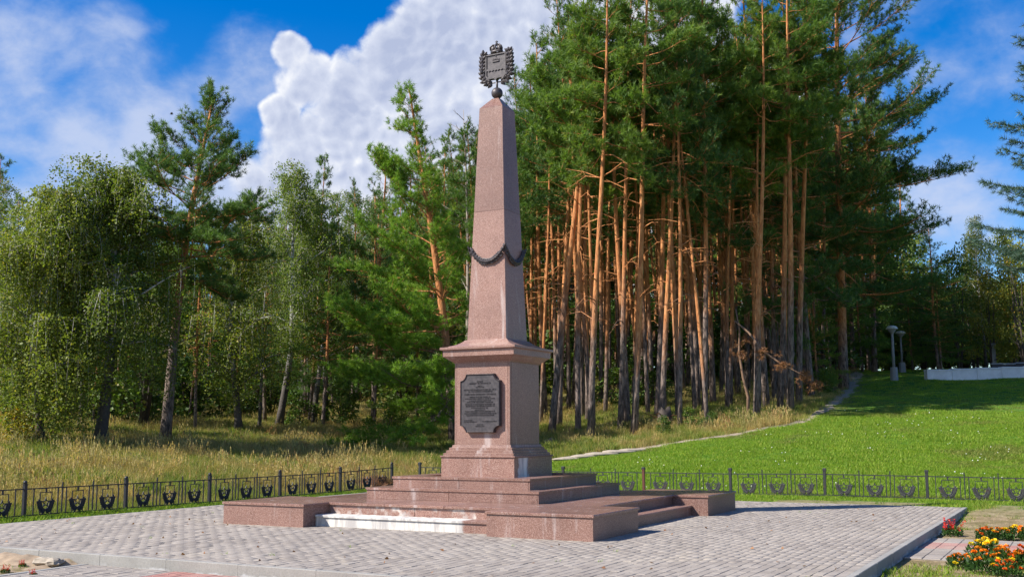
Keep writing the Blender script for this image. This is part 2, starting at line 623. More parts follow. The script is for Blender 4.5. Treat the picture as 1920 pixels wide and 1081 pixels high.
def thing(name, label, cat, loc=(0, 0, 0), rz=0.0, group=None, scale=None, rot=None):
    o = bpy.data.objects.new(name, None)
    o.empty_display_size = .2
    COL.objects.link(o)
    o.location = [float(x) for x in loc]
    o.rotation_euler = rot if rot is not None else (0, 0, rz)
    if scale is not None:
        o.scale = scale if hasattr(scale, '__len__') else (scale,)*3
    return tag(o, label, cat, group)


def np_mesh(name, v, tris, mat, tint=None, smooth=False):
    """fast mesh from arrays of vertices and triangles"""
    me = bpy.data.meshes.new(name)
    v = np.ascontiguousarray(v, np.float32)
    tris = np.ascontiguousarray(tris, np.int32)
    me.vertices.add(len(v))
    me.vertices.foreach_set('co', v.ravel())
    me.loops.add(tris.size)
    me.loops.foreach_set('vertex_index', tris.ravel())
    k = tris.shape[1]
    me.polygons.add(len(tris))
    me.polygons.foreach_set('loop_start', np.arange(0, tris.size, k, dtype=np.int32))
    if tint is not None:
        a = me.attributes.new('tint', 'FLOAT', 'POINT')
        a.data.foreach_set('value', np.ascontiguousarray(tint, np.float32))
    me.materials.append(mat)
    me.update(calc_edges=True)
    if smooth:
        me.polygons.foreach_set('use_smooth', np.ones(len(tris), bool))
    return me


def unit(a):
    return a/(np.linalg.norm(a, axis=-1, keepdims=True)+1e-9)


def scatter(tv, tf, pos, dirs, scale, rng, tint, roll=None, up=None):
    """copies of a template (its +Z along dirs) joined into arrays"""
    n = len(pos)
    d = unit(np.asarray(dirs, float))
    if up is None:
        ref = unit(rng.normal(size=(n, 3)))
    else:
        ref = np.broadcast_to(np.asarray(up, float), (n, 3))+rng.normal(size=(n, 3))*.05
    a = unit(np.cross(d, ref))
    b = np.cross(d, a)
    s = np.asarray(scale, float).reshape(-1, 1, 1)
    V = (a[:, None, :]*tv[None, :, 0:1]+b[:, None, :]*tv[None, :, 1:2]+d[:, None, :]*tv[None, :, 2:3])*s+np.asarray(pos)[:, None, :]
    k = len(tv)
    T = tf[None]+(np.arange(n)*k)[:, None, None]
    return V.reshape(-1, 3), T.reshape(-1, tf.shape[1]), np.repeat(tint, k)


# ------------------------------------------------------------------ the lie of the land
_du = np.array([-900, 0, 257, 513, 700, 850, 1000, 1204, 1361, 1541, 1735, 1920, 2700])
_dd = np.array([14.5, 18.3, 20.4, 23.4, 25.8, 27, 26.8, 25.4, 24.2, 23.3, 23.2, 23.6, 26])
_ss = np.array([.070, .072, .074, .077, .083, .095, .108, .118, .12, .12, .12, .12, .12])


def terrain(x, y):
    x = np.asarray(x, float)
    y = np.asarray(y, float)
    rx, ry = x-CAM[0], y-CAM[1]
    fw = rx*-math.sin(YAW)+ry*math.cos(YAW)
    sd = rx*math.cos(YAW)+ry*math.sin(YAW)
    d = np.hypot(rx, ry)
    u = 960+FPX*np.clip(sd/np.maximum(fw, d*.35+.01), -2, 2)
    d0 = np.interp(u, _du, _dd)
    s = np.interp(u, _du, _ss)
    e = d-d0
    e = np.where(fw < 0, -5, e)
    h = s*(np.sqrt(e*e+1.2)+e)/2
    cap = 4.6
    h = np.where(h > cap, cap+(h-cap)*.30, h)
    # ground beside and in front of the plaza lies a kerb lower
    low = 1/(1+np.exp(-np.clip((np.maximum(x-6.42, -6.72-y))/.03, -40, 40)))*(1/(1+np.exp(np.clip((y-4.2)/.5, -40, 40))))
    h = h-.03-.10*low
    far = np.clip((d-22)/8, 0, 1)
    h = h+far*(np.sin(x*.61+1.3)*np.sin(y*.53)*.06+np.sin(x*1.7+y*1.1)*.025)
    inside = (x > -6.02) & (x < 6.46) & (y > -6.78) & (y < 5.42)
    return np.where(inside, np.minimum(h, -.14), h)


def tz(x, y):
    return float(terrain(np.array([x]), np.array([y]))[0])


def ground(u, v, dmin=10, dmax=160):
    """point of the ground seen at a photo pixel"""
    d = pdir(u, v)
    h = math.hypot(d[0], d[1])
    for r in np.arange(dmin, dmax, .1):
        p = CAM+d*r/h
        if p[2] <= tz(p[0], p[1]):
            return np.array([p[0], p[1], tz(p[0], p[1])])
    p = CAM+d*dmax/h
    return np.array([p[0], p[1], tz(p[0], p[1])])


def at_dist(u, dist):
    d = pdir(u, 700)
    h = math.hypot(d[0], d[1])
    p = CAM+d*dist/h
    return np.array([p[0], p[1], tz(p[0], p[1])])


def height_to(p, v):
    """height above p at which the photo row v stands over p"""
    d = math.hypot(p[0]-CAM[0], p[1]-CAM[1])
    u = 960
    fw = (p[0]-CAM[0])*-math.sin(YAW)+(p[1]-CAM[1])*math.cos(YAW)
    ang = PITCH+math.atan((540.5-v)/FPX)
    return CAM[2]+fw*math.tan(ang)-p[2]


def pxof(x, y, z):
    q = np.stack([np.asarray(x)-CAM[0], np.asarray(y)-CAM[1], np.asarray(z)-CAM[2]], -1)
    w = q@_F
    w = np.where(np.abs(w) < .01, .01, w)
    return 960+FPX*(q@_R)/w, 540.5-FPX*(q@_U)/w, w


PATH = [ground(*q) for q in ((1035, 863), (1120, 852), (1200, 839), (1300, 827), (1400, 811), (1480, 797), (1548, 768), (1588, 735), (1606, 706), (1606, 698))]
PATH_XY = np.array([p[:2] for p in PATH])


def smooth_line(P, n):
    P = np.asarray(P, float)
    t = np.r_[0, np.cumsum(np.linalg.norm(np.diff(P, axis=0), axis=1))]
    s = np.linspace(0, t[-1], n)
    q = np.stack([np.interp(s, t, P[:, k]) for k in range(P.shape[1])], 1)
    for _ in range(int(n/8)):
        q[1:-1] = (q[:-2]+q[1:-1]*2+q[2:])/4
    return q


PATH_S = smooth_line(PATH_XY, 90)


def in_poly(x, y, poly):
    r = np.zeros(np.shape(x), bool)
    n = len(poly)
    for i in range(n):
        x1, y1 = poly[i]
        x2, y2 = poly[(i+1) % n]
        c = ((y1 > y) != (y2 > y))
        with np.errstate(divide='ignore', invalid='ignore'):
            xi = (x2-x1)*(y-y1)/(y2-y1)+x1
        r ^= c & (x < xi)
    return r


LAWN = [(-6.4, 7.0)]+[tuple(p) for p in PATH_S]+[tuple(at_dist(1640, 66)[:2]), tuple(at_dist(1800, 68)[:2]), tuple(at_dist(2500, 66)[:2]), tuple(at_dist(2700, 30)[:2]), (26, 4.4), (6.6, 4.4), (6.6, 5.5), (-6.0, 5.5)]


def lawn_mask(x, y):
    return in_poly(x, y, LAWN)


def path_dist(x, y):
    q = PATH_S
    r = np.full(np.shape(x), 1e9)
    for p in q[::2]:
        r = np.minimum(r, np.hypot(x-p[0], y-p[1]))
    return r


def vnoise(x, y, s, seed=0):
    """cheap smooth noise 0..1"""
    rng = np.random.default_rng(seed)
    g = rng.random((64, 64))
    X, Y = x/s, y/s
    i, j = np.floor(X).astype(int), np.floor(Y).astype(int)
    fx, fy = X-i, Y-j
    fx, fy = fx*fx*(3-2*fx), fy*fy*(3-2*fy)
    G = lambda a, b: g[a % 64, b % 64]
    return (G(i, j)*(1-fx)+G(i+1, j)*fx)*(1-fy)+(G(i, j+1)*(1-fx)+G(i+1, j+1)*fx)*fy


def build_terrain():
    a = np.arange(-15, 15.01, .3)
    ext = 15+np.cumsum(.3*1.045**np.arange(1, 100))
    ax = np.r_[-ext[::-1], a, ext]
    X, Y = np.meshgrid(ax, ax+2, indexing='xy')
    Z = terrain(X, Y)
    n = len(ax)
    v = np.stack([X, Y, Z], -1).reshape(-1, 3)
    i = np.arange(n*n).reshape(n, n)
    q = np.stack([i[:-1, :-1], i[:-1, 1:], i[1:, 1:], i[1:, :-1]], -1).reshape(-1, 4)
    me = np_mesh('ground', v, q, M['ground'], smooth=True)
    lw = lawn_mask(X, Y).astype(float)
    near = ((X > 6.4) | (Y < -6.6)) & (Y < 5.5)
    bare = np.where(near, .85, 0.0)
    bare = np.where((Y > 5.3) & (Y < 6.4) & (X > -1) & (X < 13), .7, bare)
    bare = np.maximum(bare, np.clip(1-path_dist(X, Y)/1.0, 0, 1)*.6)
    for nm, val in (('lawn', lw), ('bare', bare)):
        at = me.attributes.new(nm, 'FLOAT', 'POINT')
        at.data.foreach_set('value', np.ascontiguousarray(val.ravel(), np.float32))
    o = obj('ground', me)
    tag(o, 'grassy ground rising gently from the plaza into the wood', kind='structure')


build_terrain()


def build_path():
    q = PATH_S
    rng = np.random.default_rng(3)
    t = np.gradient(q, axis=0)
    t = unit(t)
    nrm = np.stack([-t[:, 1], t[:, 0]], 1)
    v, f = [], []
    for k in range(len(q)):
        w = (.10+.22*min(1, k/60))*(1+.28*math.sin(k*.9)+.15*rng.normal())
        for s in (-1, -.5, 0, .5, 1):
            p = q[k]+nrm[k]*s*w
            v.append((p[0], p[1], tz(p[0], p[1])+(.030 if abs(s) < 1 else .0)-.010*(s == 0)))
    for k in range(len(q)-1):
        for s in range(4):
            a = k*5+s
            f.append((a, a+1, a+6, a+5))
    me = MB().add(v, f).mesh('path', M['path'], True)
    tag(obj('path', me), 'trodden earth path climbing past the pines', kind='structure')


build_path()

# ------------------------------------------------------------------ plaza: base, pavers, kerbs
PX0, PX1, PY0, PY1 = -6.0, 6.46, -6.76, 5.40
base = MB().box(PX0+.08, PX1-.08, PY0+.08, PY1-.08, -.30, -.012).build('pavement', M['joint'])
tag(base, 'grey block-paved plaza round the obelisk', kind='structure')


def paver_template(lx, ly, h, c):
    mb = MB().box(-lx/2, lx/2, -ly/2, ly/2, -h, 0, c)
    mb.f = mb.f[1:]
    return mb


def lay_pavers():
    rng = np.random.default_rng(5)
    w, l, g = .100, .200, .004
    tp = paver_template(w-g, l-g, .030, .004)
    th = paver_template(w-g, l/2-g, .030, .004)
    pos = []
    halves = []
    nx = int(round((PX1-PX0-.16)/w))
    x0 = PX0+.08+w/2
    for i in range(nx):
        x = x0+i*w
        y = PY0+.08+(l/2 if i % 2 == 0 else l)
        if i % 2:
            halves += [(x, PY0+.08+l/4), (x, PY1-.08-l/4)]
        while y+l/2 <= PY1-.079:
            if not (abs(x) < 2.55 and abs(y) < 2.55):
                pos.append((x, y))
            y += l
    pos = np.array(pos)
    n = len(pos)
    z = rng.normal(0, .0014, n)-.001
    # worn joints: some blocks have sunk a little
    sink = vnoise(pos[:, 0]*1.0, pos[:, 1]*1.0, .9, 8)
    z -= np.clip(sink-.72, 0, 1)*.015
    tilt = rng.normal(0, .006, (n, 2))
    u, v, wv = pxof(pos[:, 0], pos[:, 1], z)
    vis = (u > 5) & (u < 1915) & (v < 1078) & (v > 0)
    d = np.hypot(pos[:, 0]-CAM[0], pos[:, 1]-CAM[1])
    order = np.argsort(np.where(vis, d, 1e9))
    hp = sorted(halves, key=lambda q: math.hypot(q[0]-CAM[0], q[1]-CAM[1]))
    rest_h = np.array(hp)
    big = set(order[:300].tolist())
    me = tp.mesh('paver', M['paver'])
    for k in order[:300]:
        obj('paver', me, base, (pos[k, 0], pos[k, 1], z[k]), (tilt[k, 0], tilt[k, 1], rng.normal(0, .006)))
    rest = np.array([k for k in range(n) if k not in big])
    tv = np.array(tp.v)
    V = np.repeat(tv[None], len(rest), 0)
    V[:, :, 2] += V[:, :, 0]*tilt[rest, 1][:, None]+V[:, :, 1]*tilt[rest, 0][:, None]+z[rest][:, None]
    V[:, :, 0] += pos[rest, 0][:, None]
    V[:, :, 1] += pos[rest, 1][:, None]
    hv = np.array(th.v)
    H_ = np.repeat(hv[None], len(rest_h), 0)
    H_[:, :, 0] += rest_h[:, 0][:, None]
    H_[:, :, 1] += rest_h[:, 1][:, None]
    V = np.concatenate([V, H_])
    rest = np.r_[rest, np.zeros(len(rest_h), int)]
    F = np.array(tp.f)
    T = (F[None]+(np.arange(len(rest))*len(tv))[:, None, None]).reshape(-1, 4)
    rm = np_mesh('paver_field', V.reshape(-1, 3), T, M['paver'], np.repeat(rng.random(len(rest)), len(tv)))
    tag(obj('paver_field', rm, base), 'smaller-looking grey paving blocks further off', kind='stuff')


lay_pavers()


def kerbs():
    k = MB().box(-.498, .498, -.04, .04, -.32, .004, .006).mesh('kerb_stone', M['kerb'])
    x = -6.78
    xs = np.arange(-6.0+.22, 6.6, 1.0)
    for x in xs:
        if x-.5 < PX0-.3 or x+.5 > PX1+.3:
            continue
        obj('kerb_stone', k, base, (x, PY0+.04, 0), (0, 0, random.uniform(-.003, .003)))
    for x in np.arange(PX0+.5, PX1, 1.0):
        obj('kerb_stone', k, base, (x, PY1-.04, -.006))
    for y in np.arange(PY0+.58, PY1-.5, 1.0):
        obj('kerb_stone', k, base, (PX1-.04, y, 0), (0, 0, math.pi/2+random.uniform(-.003, .003)))
        obj('kerb_stone', k, base, (PX0+.04, y, -.006), (0, 0, math.pi/2))
    e = MB().box(-.16, .16, -.04, .04, -.32, .003, .006).mesh('kerb_stone', M['kerb'])
    obj('kerb_stone', e, base, (PX1-.20, PY0+.04, 0))


random.seed(4)
kerbs()


# ------------------------------------------------------------------ the obelisk
mon = thing('obelisk', 'tall pink granite obelisk on a stepped platform, crowned by a bronze coat of arms', 'obelisk')


def platform():
    A, H, B_, E = 3.0, .32, 1.5, 2.42      # outer half, height, inner edge of corner blocks, edge of the platform in the recess
    ct = .035                               # coping thickness
    pf = MB().box(-E+.03, E-.03, -E+.03, E-.03, -.05, H-ct-.001).build('platform', M['granite'], mon)
    for sx in (-1, 1):
        for sy in (-1, 1):
            x0, x1 = sorted((sx*B_, sx*A))
            y0, y1 = sorted((sy*B_, sy*A))
            m_ = MB().box(x0, x1, y0, y1, -.05, H-ct)
            m_.build('corner_block', M['granite'], mon)
    # coping slabs: over each corner block and along each recess edge
    o = .018
    for sx in (-1, 1):
        for sy in (-1, 1):
            x0, x1 = sorted((sx*(B_-o), sx*(A+o)))
            y0, y1 = sorted((sy*(B_-o), sy*(A+o)))
            MB().box(x0, x1, y0, y1, H-ct, H, .006).build('coping_slab', M['granite_top'], pf)
    g = .0025
    for sx in (-1, 1):
        for k in range(3):
            a0, a1 = -B_+o+k*(2*B_-2*o)/3+g, -B_+o+(k+1)*(2*B_-2*o)/3-g
            lo, hi = sorted((sx*1.46, sx*(E+o)))
            MB().box(a0, a1, lo, hi, H-ct, H-.001, .005).build('coping_slab', M['granite_top'], pf)
            MB().box(lo, hi, a0, a1, H-ct, H-.001, .005).build('coping_slab', M['granite_top'], pf)
    # riser panels of the upper step, lower step treads and risers in each recess
    for side in range(4):
        r = Matrix.Rotation(side*math.pi/2, 4, 'Z')
        mt = M['granite_stain'] if side == 0 else M['granite']
        st = MB().box(-B_+.003, B_-.003, -2.72, -2.36, -.05, .128)
        n = 2
        ob = st.build('step', mt, mon)
        ob.matrix_local = r
        for k in range(n):
            a0, a1 = -B_+.004+k*(2*B_-.008)/n+.0015, -B_+.004+(k+1)*(2*B_-.008)/n-.0015
            t_ = MB().box(a0, a1, -2.742, -2.385, .128, .160, .005).build('tread', mt, ob)
        for k in range(2):
            a0, a1 = -B_+.004+k*B_+.0015*(k), -B_+.004+(k+1)*B_-.0015-.006
            p_ = MB().box(a0, a1, -E+.012, -E+.034, .150, H-ct-.0005).build('riser_panel', mt, mon)
            p_.matrix_local = r


platform()


def tier(A, z0, z1, nm, np_):
    ct = .034
    body = MB().box(-A+.02, A-.02, -A+.02, A-.02, z0-.03, z1-ct).build(nm, M['granite'], mon)
    for side in range(4):
        r = Matrix.Rotation(side*math.pi/2, 4, 'Z')
        w = 2*A-.04
        for k in range(np_):
            a0, a1 = -A+.02+w*k/np_+.0025, -A+.02+w*(k+1)/np_-.0025
            if k == 0:
                a0 -= .02
            p = MB().box(a0, a1-.002, -A, -A+.0195, z0+.001, z1-ct-.0005).build('riser_panel', M['granite'], body)
            p.matrix_local = r
            # top slabs mitred to the corner
            q0 = -A+.0+2*A*k/np_+.002
            q1 = -A+2*A*(k+1)/np_-.002
            o = .014
            x0 = q0-(o if k == 0 else 0)
            x1 = q1+(o if k == np_-1 else 0)
            inn = .36
            m0 = x0+inn if k == 0 else x0
            m1 = x1-inn if k == np_-1 else x1
            yo, yi = -A-o, -A-o+inn
            mb = MB().add([(x0, yo, z1-ct), (x1, yo, z1-ct), (m1, yi, z1-ct), (m0, yi, z1-ct), (x0, yo, z1), (x1, yo, z1), (m1, yi, z1), (m0, yi, z1)],
                          [(0, 3, 2, 1), (4, 5, 6, 7), (0, 1, 5, 4), (1, 2, 6, 5), (2, 3, 7, 6), (3, 0, 4, 7)])
            c = mb.build('coping_slab', M['granite_top'], body)
            c.matrix_local = r


tier(1.49, .32, .491, 'lower_tier', 2)
tier(1.20, .491, .654, 'upper_tier', 2)
MB().stack([(.655, .60), (.655, .938)]).build('plinth', M['granite_plinth'], mon)
MB().stack([(.650, .936), (.672, .944), (.674, .960), (.668, .966), (.632, .968), (.632, 1.004), (.600, 1.010), (.600, 1.045), (.566, 1.052), (.566, 1.088), (.532, 1.096), (.524, 1.134)]).build('base_moulding', M['granite'], mon)
ped = MB().box(-.4955, .4955, -.4955, .4955, 1.10, 2.45).build('pedestal', M['granite'], mon)
for side in range(4):
    r = Matrix.Rotation(side*math.pi/2, 4, 'Z')
    # facing slabs: a wide centre slab held between two corner strips
    for a0, a1, pr in ((-.502, -.462, 0), (-.459, .459, .002), (.462, .4945, 0)):
        p = MB().box(a0, a1, -.502-pr, -.4952, 1.135, 2.432).build('facing_slab', M['granite_shaft'], ped)
        p.matrix_local = r
co = MB().stack([(.515, 2.425), (.520, 2.440), (.560, 2.470), (.612, 2.512), (.642, 2.528), (.645, 2.532), (.645, 2.622), (.660, 2.634), (.682, 2.640), (.682, 2.672), (.676, 2.678), (.62, 2.683)]).build('cornice', M['granite_shaft'], mon)
MB().stack([(.60, 2.681), (.575, 2.698), (.52, 2.715), (.455, 2.745), (.402, 2.785), (.388, 2.802), (.372, 2.806), (.36, 2.81)]).build('shaft_base', M['granite_shaft'], mon)


def half(z):
    return .358+(.2167-.358)*(z-2.806)/(6.689-2.806)


ZJ = 4.92
MB().stack([(half(2.80), 2.80), (half(ZJ-.002), ZJ-.002)]).build('shaft', M['granite_shaft'], mon)
MB().stack([(half(ZJ)-.004, ZJ-.01), (half(ZJ)-.004, ZJ+.004), (half(ZJ)-.0005, ZJ+.004), (half(6.689), 6.689)]).build('upper_shaft', M['granite_shaft'], mon)
MB().stack([(.2150, 6.687), (.2155, 6.696), (.060, 6.884), (.05, 6.888)]).build('pyramid_cap', M['granite_top'], mon)
MB().ball((0, 0, 6.988), .098, 20, 14).build('ball', M['bronze'], mon, True)


def leaf3d(mb, c, ax, nx, L, Wd, th):
    """a thick pointed leaf: centre line ax, flat normal nx"""
    c, ax, nx = map(lambda q: np.array(q, float), (c, ax, nx))
    ax = ax/np.linalg.norm(ax)
    sx = np.cross(ax, nx)
    sx = sx/np.linalg.norm(sx)
    nx = np.cross(sx, ax)
    pts = [c, c+ax*L*.35+sx*Wd*.5, c+ax*L*.7+sx*Wd*.36, c+ax*L, c+ax*L*.7-sx*Wd*.36, c+ax*L*.35-sx*Wd*.5]
    v = [p-nx*th*.5 for p in pts]+[p+nx*th*.2 for p in pts]+[c+ax*L*.45+nx*th]
    f = [(5, 4, 3, 2, 1, 0)]
    for i in range(6):
        j = (i+1) % 6
        f += [(i, j, j+6, i+6), (i+6, j+6, 12)]
    mb.add(v, f)


def garlands():
    rng = np.random.default_rng(12)
    zc = 4.28
    for side in range(4):
        mb = MB()
        hw = half(zc)
        n = 17
        for i in range(n):
            t = -1+2*i/(n-1)
            x = t*(hw+.004)
            z = zc-.205*(1-abs(t)**2.1)
            slope = math.atan2(.205*2.1*abs(t)**1.1*np.sign(t), hw)
            face = -half(z)-.018
            ax = np.array([math.cos(slope), 0, math.sin(slope)])
            w = .10 if abs(t) < .75 else .08
            for s in (-1, 1):
                sd = np.array([-math.sin(slope), 0, math.cos(slope)])*s
                leaf3d(mb, (x, face-.006, z), ax*.62+sd*(.5+.12*rng.random())+np.array([0, -.10, 0]), (0, -1, .1), w*(.66+.22*rng.random()), .050, .018)
            leaf3d(mb, (x, face-.016, z), ax+np.array([0, -.25, 0]), (0, -1, .1), .085, .045, .022)
        for s in (-1, 1):
            mb.ball((s*hw, -hw-.008, zc+.012), .030, 9, 6)
        o = mb.build('garland', M['bronze'], mon)
        o.matrix_local = Matrix.Rotation(side*math.pi/2, 4, 'Z')


garlands()


def coat_of_arms():
    zc = 7.44
    y = -.012
    # post and frame
    body = MB()
    body.tube([(0, 0, 7.05), (0, 0, 7.22)], .018, 8)
    arms = body.build('emblem_stem', M['bronze'], mon, True)
    w, t, b = .195, 7.665, 7.235
    out_ = [(-w, t), (-w, b+.05), (-w+.03, b+.012), (-w+.07, b), (-.03, b), (0, b-.035), (.03, b), (w-.07, b), (w-.03, b+.012), (w, b+.05), (w, t)]
    out_ = out_[::-1]
    sh = MB().prism(out_, y-.030, y+.035).build('shield', M['bronze'], mon)
    inn = [(x*.90, 7.45+(z-7.45)*.91) for x, z in out_]
    # raised border as a strip between the outlines
    mb = MB()
    n = len(out_)
    v = [(x, y-.046, z) for x, z in out_]+[(x, y-.046, z) for x, z in inn]+[(x, y-.028, z) for x, z in out_]+[(x, y-.028, z) for x, z in inn]
    f = []
    for i in range(n):
        j = (i+1) % n
        f += [(i, j, j+n, i+n), (i+2*n, i, j, j+2*n) [::-1], (i+n, j+n, j+3*n, i+3*n)]
    mb.add(v, f).build('border', M['bronze'], sh)
    # wavy band across the shield
    mb = MB()
    pts_t = [(-w*.9+w*1.8*i/24, 7.405+.010*math.sin(i*2*math.pi/4)) for i in range(25)]
    pts_b = [(x, z-.030) for x, z in pts_t]
    mb.prism((pts_t+pts_b[::-1]), y-.044, y-.026)
    mb.build('wavy_band', M['bronze'], sh)
    # small crown in the upper field
    mb = MB()
    for k in range(5):
        a = (k-2)*.026
        mb.ball((a, y-.034, 7.575-.006*abs(k-2)), .016, 7, 5, (1, .6, 1.6))
    mb.box(-.062, .062, y-.045, y-.024, 7.525, 7.545)
    mb.ball((0, y-.034, 7.620), .010, 6, 4)
    mb.build('small_crown', M['bronze'], sh)
    # scrolled shoulders
    mb = MB()
    for s in (-1, 1):
        mb.ball((s*(w-.005), y, t+.012), .028, 9, 6, (1, 1.1, 1))
    mb.tube([(-w, y, t), (-.08, y, t+.028), (.08, y, t+.028), (w, y, t)], .014, 6)
    mb.build('scroll', M['bronze'], mon)
    # imperial crown on top
    mb = MB()
    prof = [(.105, 7.69), (.118, 7.705), (.118, 7.725), (.10, 7.730)]
    for i in range(len(prof)-1):
        pass
    n = 14
    v, f = [], []
    for r, z in prof:
        for k in range(n):
            a = 2*math.pi*k/n
            v.append((r*math.cos(a), y+r*.55*math.sin(a), z))
    for i in range(len(prof)-1):
        for k in range(n):
            q = (k+1) % n
            f.append((i*n+k, i*n+q, (i+1)*n+q, (i+1)*n+k))
    mb.add(v, f)
    for k in range(9):
        a = 2*math.pi*k/9
        mb.ball((.098*math.cos(a), y+.055*math.sin(a), 7.742), .020, 6, 5)
    for s in (-1, 1):
        mb.ball((s*.058, y, 7.765), .060, 10, 7, (.95, .8, 1.0))
        mb.tube([(s*.105, y-.03, 7.74), (s*.11, y-.035, 7.79), (s*.06, y-.03, 7.83), (0, y-.015, 7.815)], .013, 6)
    mb.tube([(0, y-.052, 7.73), (0, y-.058, 7.79), (0, y-.02, 7.835)], .016, 6)
    mb.ball((0, y, 7.850), .024, 8, 6)
    mb.box(-.008, .008, y-.008, y+.008, 7.868, 7.905)
    mb.box(-.024, .024, y-.007, y+.007, 7.882, 7.892)
    mb.build('crown_ornament', M['bronze'], mon, True)
    # wreath: oak on one side, laurel on the other
    rng = np.random.default_rng(2)
    for s in (-1, 1):
        mb = MB()
        pts = [(s*.03, 7.175), (s*.12, 7.165), (s*.20, 7.20), (s*.25, 7.28), (s*.262, 7.38), (s*.262, 7.48), (s*.26, 7.56), (s*.255, 7.62), (s*.25, 7.66)]
        P = smooth_line(np.array(pts), 11)
        mb.tube([(p[0], y, p[1]) for p in P], .012, 5)
        for i in range(1, len(P)):
            d = P[i]-P[i-1]
            d = d/np.linalg.norm(d)
            nn = np.array([-d[1], d[0]])
            for q in (-1, 1, 0):
                a = d*.75+nn*q*.75
                leaf3d(mb, (P[i][0], y-.010-rng.random()*.02, P[i][1]), (a[0], -.18+rng.normal()*.12, a[1]), (0, -1, 0), .085+rng.random()*.03, .066, .028)
                if q:
                    leaf3d(mb, (P[i][0], y+.015, P[i][1]), (a[0], .25, a[1]), (0, 1, 0), .085, .05, .02)
        tag(mb.build('wreath', M['bronze'], mon), 'bronze oak branch of the wreath' if s < 0 else 'bronze laurel branch of the wreath')


coat_of_arms()


def plaque():
    x0, x1, z0, z1, c = -.365, .355, 1.325, 2.245, .105
    yb, yf = -.5045, -.565

    def outline(i):
        a, b, p, q, r = x0+i, x1-i, z0+i, z1-i, c
        L = []
        for (cx, cz, t0) in ((x0, z0, 90), (x1, z0, 180), (x1, z1, 270), (x0, z1, 0)):
            # concave quarter circles cut from the corners
            arc = []
            for k in range(7):
                th = math.radians(t0-k*15)
                arc.append((cx+(c+i)*math.cos(th), cz+(c+i)*math.sin(th)))
            L.append(arc)
        pts = []
        # order: bottom-left, bottom-right, top-right, top-left with their concave arcs, inset i on the straight sides
        for arc in L:
            for (x, z) in arc:
                pts.append((min(max(x, a), b), min(max(z, p), q)))
        return pts

    o = outline(0.0)
    pl = MB().prism(o, yf, yb).build('plaque', M['bronze'], mon)
    # bevelled rim
    a, b = outline(.001), outline(.020)
    n = len(a)
    v = [(x, yf-.002, z) for x, z in a]+[(x, yf-.016, z) for x, z in outline(.010)]+[(x, yf-.001, z) for x, z in b]
    f = []
    for i in range(n):
        j = (i+1) % n
        f += [(i, j, j+n, i+n), (i+n, j+n, j+2*n, i+2*n)]
    MB().add(v, f).build('rim', M['bronze'], pl)
    # raised letters, too small and weathered to be read in the photograph
    rng = random.Random(9)
    mb = MB()
    H = z1-z0

    def line(row, cx, width, h):
        z = z1-(row-95)/(985-95)*H
        x = cx-width/2
        while x < cx+width/2:
            wl = rng.choice([3, 5, 6, 8, 9])
            for _ in range(wl):
                if x > cx+width/2:
                    break
                w = h*rng.uniform(.5, .8)
                k = rng.random()
                mb.box(x, x+w*.28, yf-.007, yf+.001, z-h/2, z+h/2)
                if k > .3:
                    mb.box(x+w*.68, x+w*.95, yf-.007, yf+.001, z-h/2, z+h/2)
                hz = z+rng.choice([-.4, 0, .36])*h
                mb.box(x+w*.28, x+w*.68, yf-.006, yf+.001, hz-h*.11, hz+h*.11)
                x += w*1.25
            x += h*.6
    m_ = (x0+x1)/2
    for row, wd, h in ((210, .10, .018), (238, .38, .019), (275, .08, .012), (297, .15, .012), (335, .58, .020), (362, .42, .016), (405, .56, .021), (443, .38, .016), (470, .53, .017),
                       (500, .38, .016), (525, .46, .016), (555, .53, .017), (582, .51, .017), (610, .31, .016), (637, .19, .014), (663, .53, .017), (693, .57, .018), (722, .49, .017), (863, .10, .012), (888, .15, .012)):
        line(row, m_, wd, h)
    line(798, x0+.14, .13, .012)
    line(820, x0+.19, .23, .012)
    line(815, x1-.19, .25, .013)
    tag(mb.build('lettering', M['bronze'], pl))


plaque()


